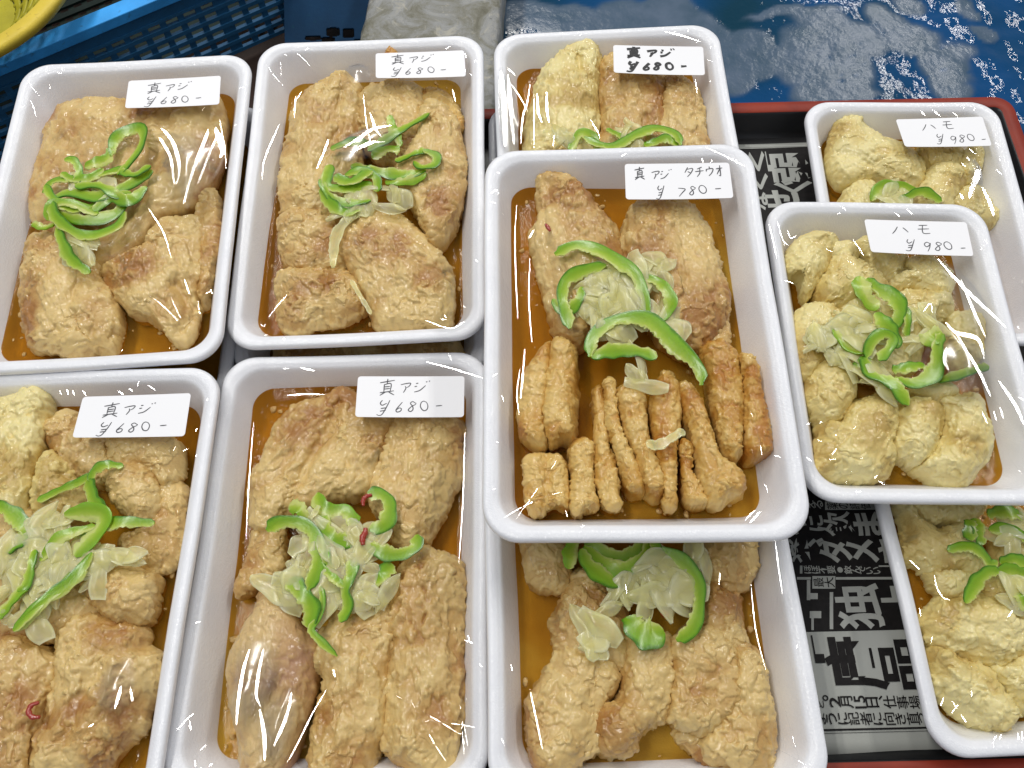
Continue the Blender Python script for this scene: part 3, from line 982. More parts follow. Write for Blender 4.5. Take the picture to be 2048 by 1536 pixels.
# --- concrete slab between tank and baskets
def slab():
    m, nt, b = mat('stained_concrete')
    c = ramp(nt, noise(nt, 34, 8, 0.72, 0.9), [(0.30, (0.085, 0.080, 0.045)), (0.43, (0.17, 0.165, 0.125)), (0.56, (0.27, 0.275, 0.27)), (0.70, (0.38, 0.35, 0.27))])
    st = ramp(nt, noise(nt, 75, 5, 0.7, 1.0), [(0.56, (0, 0, 0)), (0.66, (1, 1, 1))])
    c = mix(nt, math_n(nt, 'MULTIPLY', st, 0.6), c, (0.46, 0.43, 0.34))
    dk = ramp(nt, noise(nt, 180, 3, 0.6), [(0.66, (0, 0, 0)), (0.74, (1, 1, 1))])
    c = mix(nt, math_n(nt, 'MULTIPLY', dk, 0.6), c, (0.06, 0.06, 0.045))
    nt.links.new(c, b.inputs['Base Color'])
    setin(b, Roughness=0.42)
    bump(nt, noise(nt, 75, 6, 0.68), 0.7, 0.004, b)
    P0, P1 = at(735, 0, -0.005), at(718, 75, -0.005)
    Q0, Q1 = at(1005, 0, -0.005), at(988, 215, -0.005)
    def ext(a, b_, y): return a[0] + (b_[0] - a[0]) * (y - a[1]) / (b_[1] - a[1])
    ny, nx = 60, 16
    V, F = [], []
    for i in range(ny):
        y = 0.05 + 0.75 * i / (ny - 1)
        xa, xb = ext(P0, P1, max(y, 0.40)), ext(Q0, Q1, y)
        ring = [(xa + 0.001, -0.06), (xa, -0.009)] + [(xa + 0.0025 + (xb - xa - 0.005) * k / (nx - 1), -0.005) for k in range(nx)] + [(xb, -0.009), (xb - 0.001, -0.06)]
        for k, (x, z) in enumerate(ring):
            jx = 0.0012 * (vnoise(np.array([[x * 0 + k * 0.3, y, 0.3]]), 0.012, 4)[0] - 0.5) * 2 if k in (0, 1, 2, nx + 1, nx + 2, nx + 3) else 0
            V.append((x + jx, y, z))
    q = nx + 4
    for i in range(ny - 1):
        for k in range(q - 1):
            F.append((i * q + k, i * q + k + 1, (i + 1) * q + k + 1, (i + 1) * q + k))
    o = mesh_obj('concrete_slab', V, [f_[::-1] for f_ in F], m)
    tag(o, 'stained grey concrete slab between the blue baskets and the water', 'slab')
slab()

# --- plastic baskets
def plastic(name, col, dirt, rough=0.38, dirt_amt=0.5):
    m, nt, b = mat(name)
    c = ramp(nt, noise(nt, 30, 3), [(0.3, tuple(x * 0.8 for x in col)), (0.7, tuple(min(1, x * 1.15) for x in col))])
    d = ramp(nt, noise(nt, 170, 4, 0.6, 0.4), [(0.62, (0, 0, 0)), (0.72, (1, 1, 1))])
    nt.links.new(mix(nt, math_n(nt, 'MULTIPLY', d, dirt_amt), c, dirt), b.inputs['Base Color'])
    setin(b, Roughness=rough, Specular_IOR_Level=0.3)
    bump(nt, noise(nt, 240, 4), 0.25, 0.001, b)
    return m

def blue_basket():
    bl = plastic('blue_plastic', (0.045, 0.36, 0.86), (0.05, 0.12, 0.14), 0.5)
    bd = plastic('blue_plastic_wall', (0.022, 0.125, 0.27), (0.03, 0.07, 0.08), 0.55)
    A, B = at(0, 145, -0.006), at(345, 0, -0.006)
    d = (B - A); d[2] = 0; d /= np.linalg.norm(d)
    nrm = np.array([-d[1], d[0], 0.0])                      # away from the camera
    c0 = A - d * 0.09
    Mx = Matrix([[d[0], nrm[0], 0, c0[0]], [d[1], nrm[1], 0, c0[1]], [0, 0, 1, 0.0], [0, 0, 0, 1]])
    L = float(np.dot(at(578, 20, -0.05) - c0, d)) + 0.012
    root = empty('blue_basket', Mx)
    tag(root, 'blue plastic basket with a slotted wall behind the back left tray', 'basket')
    b = MB(); b.box(0, -0.001, -0.0085, L, 0.0135, 0.0); b.box(0, 0.0135, -0.02, L, 0.0150, -0.001)
    o = mesh_obj('basket_rim', b.v, b.f, bl, root, smooth=False)
    bv = o.modifiers.new('bevel', 'BEVEL'); bv.width = 0.0022; bv.segments = 3
    # wall with real slots: five rows, a plain upright every few columns
    w = MB()
    y0, y1 = 0.0025, 0.0050
    z1 = -0.0095
    w.box(0, y0, z1 - 0.0095, L, y1, z1)
    w.box(0, y0 - 0.0012, z1 - 0.0120, L, y1, z1 - 0.0095)
    pz, hz, nrow = 0.0092, 0.0058, 6
    pxs, hx = 0.0150, 0.0098
    zt = z1 - 0.0120
    for k in range(nrow):
        za = zt - k * pz
        w.box(0, y0 - 0.0010, za - hz - (pz - hz), L, y1, za - hz)
        x = 0.004
        j = 0
        while x < L:
            wd = (pxs - hx) if j % 8 else 0.0105
            w.box(x, y0, za - hz, min(x + wd, L), y1 - 0.0004, za)
            x += wd + hx
            j += 1
    w.box(L - 0.006, y0 - 0.001, zt - nrow * pz, L, y1 + 0.001, z1)
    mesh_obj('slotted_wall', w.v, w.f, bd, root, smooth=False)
    # return wall round the corner and a floor grid inside
    s = MB()
    s.box(L - 0.003, y1, zt - nrow * pz, L, 0.30, -0.001)
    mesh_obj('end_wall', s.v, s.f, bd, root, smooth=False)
    g = MB()
    for k in range(24):
        g.box(0.01, 0.02 + k * 0.012, -0.072, L - 0.01, 0.026 + k * 0.012, -0.070)
    for k in range(int(L / 0.012) - 1):
        g.box(0.01 + k * 0.012, 0.02, -0.0735, 0.015 + k * 0.012, 0.30, -0.0722)
    mesh_obj('floor_grid', g.v, g.f, plastic('dark_teal_plastic', (0.010, 0.022, 0.018), (0.02, 0.02, 0.01), 0.8), root, smooth=False)
blue_basket()

def deep_basket():
    m = plastic('deep_blue_plastic', (0.0015, 0.030, 0.080), (0.003, 0.05, 0.08), 0.85, 0.5)
    A, B = at(596, 86, -0.055), at(722, 86, -0.055)
    root = empty('deep_basket', Matrix.Translation(A))
    tag(root, 'deep blue plastic basket with oval slots beside the concrete slab', 'basket')
    # leaning side wall, rising away from the camera, with a few slots near its foot
    wv, wf = [], []
    L = float(B[0] - A[0]) + 0.012
    pn = np.array([0, -0.42, 0.93]); pn /= np.linalg.norm(pn)
    po = A + np.array([0, 0, -0.004])
    def on_wall(px, py):
        d = ray(px, py)
        q = CAM + d * (((po - CAM) @ pn) / (d @ pn))
        return q[0] - A[0], (q[1] - A[1]) / 0.93
    holes = []
    for hx_, hy_, rx_, ry_ in ((666, 64, 14, 9), (697, 66, 12, 10), (626, 76, 16, 5), (656, 79, 14, 5), (716, 82, 8, 4)):
        a, b_ = on_wall(hx_, hy_)
        holes.append((a, b_, on_wall(hx_ + rx_, hy_)[0] - a, b_ - on_wall(hx_, hy_ + ry_)[1]))
    step = 0.0006
    nx, ny = int((L + 0.02) / step), 260
    keep = {}
    for i in range(nx + 1):
        for j in range(ny + 1):
            x, t = -0.012 + i * step, -0.02 + j * step
            keep[(i, j)] = len(wv)
            wv.append((x, t * 0.93, t * 0.42 - 0.004))
    for i in range(nx):
        for j in range(ny):
            xc, tc = -0.012 + (i + .5) * step, -0.02 + (j + .5) * step
            if any(((xc - a) / rx) ** 4 + ((tc - b_ - (xc - 0.028) * 0.0) / ry) ** 4 < 1 for a, b_, rx, ry in holes):
                continue
            wf.append((keep[(i, j)], keep[(i + 1, j)], keep[(i + 1, j + 1)], keep[(i, j + 1)]))
    o = mesh_obj('slotted_side', wv, wf, m, root)
    so = o.modifiers.new('thick', 'SOLIDIFY'); so.thickness = 0.0025
    b = MB(); b.box(-0.012, 0.126, 0.050, L + 0.008, 0.136, 0.058)
    mesh_obj('basket_rim', b.v, b.f, m, root, smooth=False)
deep_basket()

def yellow_basket():
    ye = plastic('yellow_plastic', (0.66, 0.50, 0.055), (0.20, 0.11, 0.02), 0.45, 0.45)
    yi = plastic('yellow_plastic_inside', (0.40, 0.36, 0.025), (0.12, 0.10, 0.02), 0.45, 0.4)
    p = [at(-10, 100, 0.03), at(70, 46, 0.03), at(114, 0, 0.03)]
    (ax, ay), (bx, by), (cx_, cy_) = [q[:2] for q in p]
    dd = 2 * (ax * (by - cy_) + bx * (cy_ - ay) + cx_ * (ay - by))
    ux = ((ax ** 2 + ay ** 2) * (by - cy_) + (bx ** 2 + by ** 2) * (cy_ - ay) + (cx_ ** 2 + cy_ ** 2) * (ay - by)) / dd
    uy = ((ax ** 2 + ay ** 2) * (cx_ - bx) + (bx ** 2 + by ** 2) * (ax - cx_) + (cx_ ** 2 + cy_ ** 2) * (bx - ax)) / dd
    R0 = math.hypot(ax - ux, ay - uy)
    root = empty('yellow_basket', Matrix.Translation((ux, uy, 0.03)))
    tag(root, 'grubby yellow plastic basket with slots inside the blue basket', 'basket')
    n = 140
    prof = [(R0 - 0.003, -0.009), (R0, -0.004), (R0 - 0.0006, -0.001), (R0 - 0.003, 0.0), (R0 - 0.0115, 0.0), (R0 - 0.0135, -0.0015), (R0 - 0.0145, -0.005)]
    V = [(r_ * math.cos(2 * math.pi * i / n), r_ * math.sin(2 * math.pi * i / n), z) for i in range(n) for r_, z in prof]
    q = len(prof)
    F = [(i * q + k, ((i + 1) % n) * q + k, ((i + 1) % n) * q + k + 1, i * q + k + 1) for i in range(n) for k in range(q - 1)]
    mesh_obj('basket_rim', V, F, ye, root)
    # sloping wall with slots
    n2, rows = int(2 * math.pi * R0 / 0.0022), int(R0 * 0.62 / 0.0019)
    V, F = [], []
    for i in range(n2):
        a = 2 * math.pi * i / n2
        for k in range(rows):
            s = k / (rows - 1)
            r_ = (R0 - 0.0145) * (1 - 0.62 * s)
            V.append((r_ * math.cos(a), r_ * math.sin(a), -0.005 - 0.042 * s))
    for i in range(n2):
        for k in range(rows - 1):
            if (k % 5 in (2, 3)) and (i % 11) < 8:
                continue
            j = (i + 1) % n2
            F.append((i * rows + k, j * rows + k, j * rows + k + 1, i * rows + k + 1))
    o = mesh_obj('slotted_bowl', V, F, yi, root)
    so = o.modifiers.new('thick', 'SOLIDIFY'); so.thickness = 0.002
    v, f = [], []
    for i in range(60):
        v.append(((R0 - 0.0145) * 0.39 * math.cos(2 * math.pi * i / 60), (R0 - 0.0145) * 0.39 * math.sin(2 * math.pi * i / 60), -0.047))
    mesh_obj('basket_floor', v, [tuple(range(60))], yi, root)
yellow_basket()

# --- lacquer tray: red lip, black inside
LX0, LX1, LY0, LY1 = -0.312, 0.3425, -0.0115, 0.4045
def lacquer():
    red, nt, b = mat('red_lacquer')
    c = ramp(nt, noise(nt, 35, 4, 0.6), [(0.3, (0.19, 0.018, 0.008)), (0.7, (0.29, 0.032, 0.011))])
    nt.links.new(c, b.inputs['Base Color'])
    setin(b, Roughness=0.5, Specular_IOR_Level=0.3)
    bump(nt, noise(nt, 300, 4), 0.15, 0.0006, b)
    blk = plain('black_lacquer', (0.006, 0.006, 0.007), 0.38)
    cxm, cym = (LX0 + LX1) / 2, (LY0 + LY1) / 2
    root = empty('lacquer_tray', Matrix.Translation((cxm, cym, 0)))
    tag(root, 'large lacquer tray with a red lip and black inside under the food packs', 'tray')
    w, l = LX1 - LX0, LY1 - LY0
    def ringmesh(prof, mm, name):
        V, F = [], []
        for ins, z, r_ in prof:
            o = rrect(w - 2 * ins, l - 2 * ins, r_, 8, 10); m_ = len(o)
            V += [(x, y, z) for x, y in o]
        for a in range(len(prof) - 1):
            for j in range(m_):
                F.append((a * m_ + j, a * m_ + (j + 1) % m_, (a + 1) * m_ + (j + 1) % m_, (a + 1) * m_ + j))
        return mesh_obj(name, V, F, mm, root)
    ringmesh([(0.006, -0.0045, 0.012), (0.004, 0.0, 0.012), (0.0003, 0.0155, 0.0125), (0.0, 0.0172, 0.0127), (0.0008, 0.018, 0.012), (0.0082, 0.018, 0.006), (0.0090, 0.0174, 0.005)], red, 'red_lip')
    ringmesh([(0.0090, 0.0173, 0.005), (0.0102, 0.0165, 0.004), (0.0125, 0.002, 0.004), (0.016, 0.0, 0.004)], blk, 'black_wall')
    v, f = box_vf(-w / 2 + 0.0155, -l / 2 + 0.0155, -0.004, w / 2 - 0.0155, l / 2 - 0.0155, 0.0)
    mesh_obj('black_base', v, f, blk, root, smooth=False)
lacquer()

# --- newspaper with its printing
def glyph(ch, bold=0.02):
    cu = bpy.data.curves.new('glyph', 'FONT')
    cu.body = ch
    cu.offset = bold
    cu.resolution_u = 3
    o = bpy.data.objects.new('glyph', cu)
    COL.objects.link(o)
    dg = bpy.context.evaluated_depsgraph_get()
    me = bpy.data.meshes.new_from_object(o.evaluated_get(dg))
    v = np.array([p.co[:2] for p in me.vertices]) if len(me.vertices) else np.zeros((0, 2))
    f = [tuple(p.vertices) for p in me.polygons]
    bpy.data.objects.remove(o); bpy.data.curves.remove(cu); bpy.data.meshes.remove(me)
    if len(v):
        lo, hi = v.min(0), v.max(0)
        v = (v - (lo + hi) / 2) / np.maximum(hi - lo, 1e-6)
        v = np.column_stack([-v[:, 1], v[:, 0]])              # the paper lies turned a quarter to the left
    return v, f

def newspaper():
    pm, nt, b = mat('newsprint')
    c = ramp(nt, noise(nt, 14, 4), [(0.3, (0.36, 0.37, 0.335)), (0.7, (0.44, 0.45, 0.425))])
    nt.links.new(c, b.inputs['Base Color'])
    setin(b, Roughness=0.6)
    bump(nt, noise(nt, 500, 3), 0.2, 0.0003, b)
    black, nt2, b2 = mat('newspaper_ink')
    nt2.links.new(ramp(nt2, noise(nt2, 300, 3), [(0.3, (0.007, 0.006, 0.006)), (0.7, (0.014, 0.012, 0.012))]), b2.inputs['Base Color'])
    setin(b2, Roughness=0.6, Specular_IOR_Level=0.2)
    Z = 0.0008
    y1 = at(1545, 289, Z)[1]; y0 = at(1700, 1516, Z)[1]
    xa, xb = 0.02, 0.322
    yc, xc = (y0 + y1) / 2, (xa + xb) / 2
    def hz(x, y):
        return 0.0004 * math.sin(x * 55 + y * 21) + 0.0003 * math.sin(y * 70)
    nx, ny = 40, 50
    V = [(xa + (xb - xa) * i / nx - xc, y0 + (y1 - y0) * j / ny - yc, hz(xa + (xb - xa) * i / nx, y0 + (y1 - y0) * j / ny)) for j in range(ny + 1) for i in range(nx + 1)]
    F = [(j * (nx + 1) + i, j * (nx + 1) + i + 1, (j + 1) * (nx + 1) + i + 1, (j + 1) * (nx + 1) + i) for j in range(ny) for i in range(nx)]
    root = mesh_obj('newspaper', V, F, pm, None, Matrix.Translation((xc, yc, Z + 0.0008)))
    so = root.modifiers.new('thick', 'SOLIDIFY'); so.thickness = 0.0003
    tag(root, 'sheet of newspaper with bold Japanese headlines lining the lacquer tray', 'newspaper')
    def wld(px, py): return at(px, py, Z + 0.0009)
    def rect_px(mb, x0, y0_, x1, y1_, lift, sub=10):
        q = [wld(x0, y1_), wld(x1, y1_), wld(x1, y0_), wld(x0, y0_)]
        poly(mb, q, lift, sub)
    def poly(mb, q, lift, sub=10):
        v = []
        for j in range(sub + 1):
            for i in range(sub + 1):
                s, t = i / sub, j / sub
                p = q[0] * (1 - s) * (1 - t) + q[1] * s * (1 - t) + q[2] * s * t + q[3] * (1 - s) * t
                v.append((p[0] - xc, p[1] - yc, hz(p[0], p[1]) + lift))
        mb.add(v, [(j * (sub + 1) + i, j * (sub + 1) + i + 1, (j + 1) * (sub + 1) + i + 1, (j + 1) * (sub + 1) + i) for j in range(sub) for i in range(sub)])
    def put(mb, ch, x0, y0_, x1, y1_, lift, bold=0.02):
        v, f = glyph(ch, bold)
        if not len(v): return
        cx_, cy_ = (x0 + x1) / 2, (y0_ + y1_) / 2
        c = wld(cx_, cy_)
        ww = wld(x1, cy_)[0] - wld(x0, cy_)[0]
        hh = wld(cx_, y0_)[1] - wld(cx_, y1_)[1]
        mb.add([(c[0] + a * ww - xc, c[1] + b_ * hh - yc, hz(c[0] + a * ww, c[1] + b_ * hh) + lift) for a, b_ in v], f)
    panel = MB()
    ya, yb = wld(1545, 296)[1], wld(1690, 1262)[1]
    poly(panel, [np.array([0.03, yb, 0]), np.array([0.316, yb, 0]), np.array([0.316, ya, 0]), np.array([0.03, ya, 0])], 0.00012, 40)
    mesh_obj('black_headline_block', panel.v, panel.f, black, root, smooth=False)
    wh, wh2 = MB(), MB()
    L2 = 0.00026
    for ch, x0, yy0, x1, yy1, bo in [
        ('や', 1570, 1028, 1613, 1070, .03), ('に', 1617, 1031, 1648, 1062, .035), ('飲', 1647, 1023, 1707, 1072, .02), ('ま', 1706, 1024, 1763, 1072, .035),
        ('楽', 1578, 1075, 1618, 1126, .03), ('、', 1614, 1077, 1634, 1094, .03), ('ダ', 1634, 1075, 1703, 1126, .035), ('メ', 1693, 1079, 1755, 1126, .035), ('さ', 1756, 1078, 1800, 1126, .03),
        ('ほ', 1608, 1130, 1622, 1147, .01), ('ぼ', 1622, 1130, 1637, 1147, .01), ('不', 1638, 1131, 1654, 1147, .01), ('要', 1655, 1131, 1671, 1147, .01), ('●', 1675, 1134, 1686, 1145, .0),
        ('飲', 1688, 1131, 1704, 1148, .01), ('ん', 1704, 1132, 1719, 1147, .01), ('で', 1719, 1132, 1731, 1148, .01), ('い', 1732, 1134, 1745, 1148, .01), ('い', 1746, 1134, 1760, 1148, .01),
        ('え', 1613, 1001, 1628, 1017, .01), ('る', 1628, 1001, 1646, 1018, .01),
        ('独', 1673, 1166, 1764, 1258, .025), ('上', 1762, 1167, 1830, 1228, .035),
        ('「', 1533, 303, 1546, 342, .02), ('弱', 1543, 306, 1624, 366, .03), ('ぐ', 1548, 357, 1626, 384, .03), ('く', 1498, 302, 1531, 342, .035), ('く', 1502, 346, 1538, 378, .035), ('せ', 1532, 379, 1600, 424, .04), ('な', 1504, 382, 1536, 420, .03)]:
        put(wh if yy0 > 700 else wh2, ch, x0, yy0, x1, yy1, L2, bo)
    for r_ in [(1650, 1003, 1755, 1020), (1625, 1152, 1671, 1177), (1672, 1154, 1810, 1159), (1594, 1154, 1622, 1159), (1614, 1160, 1621, 1200), (1616, 1186, 1636, 1198), (1620, 1222, 1643, 1236), (1623, 1236, 1628, 1260),
               (1660, 1184, 1667, 1258), (1757, 1131, 1786, 1134), (1600, 1131, 1605, 1147), (1490, 291, 1625, 294)]:
        rect_px(wh if r_[1] > 700 else wh2, *r_, L2)
    mesh_obj('white_headline_letters', wh.v, wh.f, pm, root, smooth=False)
    mesh_obj('white_headline_letters', wh2.v, wh2.f, pm, root, smooth=False)
    bk = MB()
    L3 = 0.00040
    for ch, x0, yy0, x1, yy1, bo in [
        ('唐', 1650, 1272, 1772, 1380, .035), ('品', 1762, 1278, 1836, 1379, .035), ('「', 1626, 1270, 1646, 1326, .02),
        ('。', 1644, 1390, 1656, 1402, .01), ('2', 1658, 1393, 1680, 1415, .015), ('月', 1681, 1392, 1706, 1417, .015), ('15', 1708, 1391, 1731, 1417, .015), ('日', 1731, 1394, 1757, 1415, .02), ('、', 1756, 1391, 1765, 1400, .01),
        ('仕', 1766, 1391, 1792, 1417, .015), ('事', 1793, 1391, 1817, 1418, .01), ('場', 1818, 1391, 1842, 1418, .01), ('と', 1636, 1402, 1647, 1416, .01),
        ('よ', 1638, 1426, 1650, 1449, .015), ('う', 1651, 1426, 1673, 1449, .015), ('に', 1674, 1425, 1695, 1449, .015), ('記', 1695, 1424, 1718, 1450, .01), ('者', 1720, 1424, 1744, 1451, .01), ('に', 1745, 1425, 1764, 1450, .015),
        ('向', 1766, 1425, 1790, 1450, .01), ('き', 1790, 1426, 1811, 1449, .015), ('直', 1813, 1424, 1838, 1450, .01), ('っ', 1838, 1426, 1849, 1446, .015),
        ('最', 1628, 1155, 1648, 1174, .005), ('大', 1649, 1154, 1669, 1175, .01), ('薬', 1653, 1005, 1676, 1019, .005), ('の', 1677, 1005, 1696, 1018, .01), ('評', 1698, 1005, 1718, 1019, .005), ('価', 1720, 1005, 1740, 1019, .005)]:
        put(bk, ch, x0, yy0, x1, yy1, L3, bo)
    ru = MB()
    for (ax, ay, bx, by) in ((1560, 1457, 1900, 1461), (1560, 1465, 1900, 1466)):
        q = [wld(1560, by), wld(1900, by), wld(1900, ay), wld(1560, ay)]
        yy0, yy1 = wld(1700, by)[1], wld(1700, ay)[1]
        poly(bk, [np.array([0.03, yy0, 0]), np.array([0.316, yy0, 0]), np.array([0.316, yy1, 0]), np.array([0.03, yy1, 0])], L3, 40)
    mesh_obj('black_print_letters', bk.v, bk.f, black, root, smooth=False)
newspaper()

# ================================================================== THE PACKS
NAMES = {
    'T1': 'back left pack', 'T2': 'slab-side pack', 'T3': 'bold marker pack', 'T4': 'front left corner pack',
    'T5': 'two-chili pack', 'T6': 'half covered front pack', 'TC': '780 yen pack', 'T7': 'back 980 yen pack', 'T8': 'upper 980 yen pack', 'T9': 'front right corner pack',
    'U1': 'lowest pack at the back left', 'U2': 'lower slab-side pack', 'U3': 'pack under the bold marker pack'}
TRAYLAB = {
    'T1': 'white foam tray of fried fish at the back left, over the blue basket',
    'T2': 'white foam tray of fried fish in front of the concrete slab',
    'T3': 'white foam tray of fried fish with the bold marker price sticker',
    'T4': 'white foam tray of fried fish cut off by the front left corner',
    'T5': 'white foam tray with two chili slices, beside the front left corner tray',
    'T6': 'white foam tray whose back lies under the 780 yen tray',
    'TC': 'white foam tray marked 780 yen, topmost in the middle',
    'T7': 'small white foam tray by the red lacquer corner, marked 980 yen',
    'T8': 'small white foam tray marked 980 yen, resting on two others',
    'T9': 'small white foam tray in the front right corner, no sticker showing',
    'U1': 'lowest white foam tray, mostly hidden under the back left tray',
    'U2': 'lower white foam tray showing in the gap before the slab-side tray',
    'U3': 'lower white foam tray under the bold marker tray'}
ROOT = {}
for n in ('U1', 'U2', 'U3', 'T7', 'T9', 'T1', 'T2', 'T3', 'T4', 'T5', 'T6', 'T8', 'TC'):
    ROOT[n] = empty('foam_tray', TM[n])
    tag(ROOT[n], TRAYLAB[n], 'food tray', 'foam trays of fried fish')
    tray_mesh(n, ROOT[n])
    film_mesh(n, ROOT[n])
    if n != 'U3': sauce_obj(n, 'amber sauce pooled in the ' + NAMES[n])
# ================================================================== FRIED FISH, piece by piece
# (tray, outline in photo pixels, description, options)
def group_of(n): return 'fried fish in the ' + NAMES[n]
def put_fish(n, rows, m='tan', **common):
    for pts, desc, kw in rows:
        k = dict(common); k.update(kw)
        fish(n, pts, desc + ' in the ' + NAMES[n], m=k.pop('m', m), group=group_of(n), **k)

put_fish('T1', [
    ([(118,222),(210,208),(330,215),(425,200),(445,250),(430,340),(395,400),(330,430),(290,470),(245,520),(205,530),(195,490),(130,480),(75,440),(68,370),(92,300)], 'large flat fillet lying along the back', dict(flat=3.2, top=-4, grooves=[([(330,235),(300,330),(215,480)], 2.0, 4)], tilt=(0.02, 0.03))),
    ([(394,405),(432,385),(440,470),(425,560),(402,600),(392,500)], 'narrow piece against the right wall', dict(top=-8, edge=-15)),
    ([(70,485),(130,470),(200,500),(210,560),(235,620),(225,690),(195,700),(150,712),(110,700),(60,690),(45,620),(45,560),(60,520)], 'rounded piece in the front left part', dict(top=-2, grooves=[([(150,540),(140,620),(190,690)], 3.0, 4)])),
    ([(215,545),(240,530),(300,500),(330,450),(390,440),(405,470),(405,540),(395,600),(385,660),(355,685),(330,665),(300,635),(270,625),(240,600),(218,570)], 'ragged piece with grey skin at the front right', dict(top=-2, tilt=(-0.05, 0.05), grooves=[([(345,560),(370,610),(350,650)], 3.5, 3)])),
])
put_fish('T2', [
    ([(850,182),(890,185),(922,235),(900,260),(850,240)], 'orange end of a piece under the sticker', dict(top=-8, edge=-14, m='stick')),
    ([(600,205),(650,165),(690,160),(720,190),(725,260),(715,330),(680,410),(640,440),(575,432),(560,365),(575,290)], 'long piece along the back left wall', dict(top=-3, grooves=[([(680,180),(672,260),(640,330)], 2.5, 4)])),
    ([(725,190),(770,170),(820,172),(845,200),(850,260),(835,310),(790,335),(740,300),(718,250)], 'knobbly piece at the back middle', dict(top=-2)),
    ([(565,440),(640,420),(680,430),(705,470),(695,540),(645,548),(590,545),(565,505)], 'squarish piece at the left middle', dict(top=-2.5)),
    ([(845,230),(880,222),(915,260),(930,330),(932,380),(915,430),(895,470),(870,490),(850,455),(820,405),(785,370),(828,300)], 'smooth fillet with dark skin along the right wall', dict(top=-1, flat=3, tilt=(0.04, 0))),
    ([(565,548),(640,535),(690,540),(725,565),(735,612),(700,642),(640,652),(600,666),(565,652),(558,600)], 'blocky piece in the front left part', dict(top=-1.5, grooves=[([(650,545),(655,600),(640,650)], 2.5, 3)])),
    ([(680,475),(720,440),(790,435),(840,470),(870,500),(895,540),(905,590),(900,642),(880,655),(790,660),(750,650),(735,600),(702,548),(678,510)], 'broad fillet at the front right', dict(flat=3, top=-1.5, tilt=(-0.03, 0.03))),
    ([(768,116),(776,98),(783,92),(790,98),(799,116),(785,124)], 'pointed orange tail tip at the back rim', dict(top=-1.5, edge=-7, m='stick', rough=0.4)),
])
put_fish('T3', [
    ([(1330,160),(1380,170),(1402,212),(1412,280),(1408,340),(1310,345),(1312,260),(1325,210)], 'slim piece at the right wall', dict(top=-3)),
    ([(1200,140),(1230,115),(1290,150),(1330,165),(1332,220),(1320,300),(1300,350),(1205,350),(1198,240)], 'golden piece in the middle', dict(top=-2.5, grooves=[([(1290,230),(1285,300)], 2, 3)])),
    ([(1075,165),(1100,130),(1150,100),(1188,98),(1200,130),(1196,200),(1197,260),(1185,340),(1060,345),(1055,250),(1068,190)], 'thickly battered piece with a holed end at the left', dict(top=-0.5, m='hamo', grooves=[([(1155,100),(1160,135)], 3, 2.5)])),
])
put_fish('T4', [
    ([(230,885),(293,876),(352,881),(360,918),(350,951),(328,970),(305,950),(234,940),(225,909)], 'piece lying under the sticker', dict(top=-3)),
    ([(98,857),(145,834),(188,871),(225,885),(223,918),(206,965),(164,948),(122,925),(98,885)], 'pale piece at the back middle', dict(top=-4)),
    ([(316,974),(347,965),(368,998),(365,1056),(352,1115),(305,1140),(246,1082),(300,1045)], 'crumbly piece sunk at the right wall', dict(top=-9, edge=-16)),
    ([(94,930),(117,914),(141,933),(155,970),(172,998),(166,1031),(127,1058),(89,1047),(80,998)], 'small knob left of the middle', dict(top=-2, m='hamo')),
    ([(225,951),(262,932),(305,944),(319,974),(316,1021),(293,1044),(246,1023),(221,986)], 'rounded nugget right of the middle', dict(top=-1.5)),
    ([(-23,834),(35,810),(87,796),(96,838),(91,890),(79,939),(60,1005),(52,1032),(0,1006),(-35,951)], 'large pale fillet at the left edge', dict(top=0.5, m='hamo', flat=3, tilt=(0.0, 0.02))),
    ([(-20,1035),(60,1030),(120,1060),(175,1150),(180,1220),(120,1262),(0,1292),(-20,1200)], 'piece under the pepper and onion heap', dict(top=-3.5)),
    ([(176,1165),(216,1134),(284,1145),(311,1157),(306,1191),(303,1222),(284,1244),(241,1238),(199,1207),(173,1179)], 'bubbly nugget right of the onion heap', dict(top=-1.5)),
    ([(-15,1299),(43,1282),(114,1327),(108,1384),(74,1492),(60,1560),(-15,1560)], 'rough piece in the front left part', dict(top=-1.5)),
    ([(128,1262),(176,1236),(227,1248),(275,1268),(280,1299),(312,1321),(313,1370),(292,1412),(272,1458),(229,1503),(193,1537),(85,1555),(71,1497),(108,1398),(114,1327)], 'big craggy fillet at the front right', dict(top=-0.5, rough=1.2, grooves=[([(190,1330),(150,1420),(120,1500)], 2.5, 4)])),
], shrink=1.11)
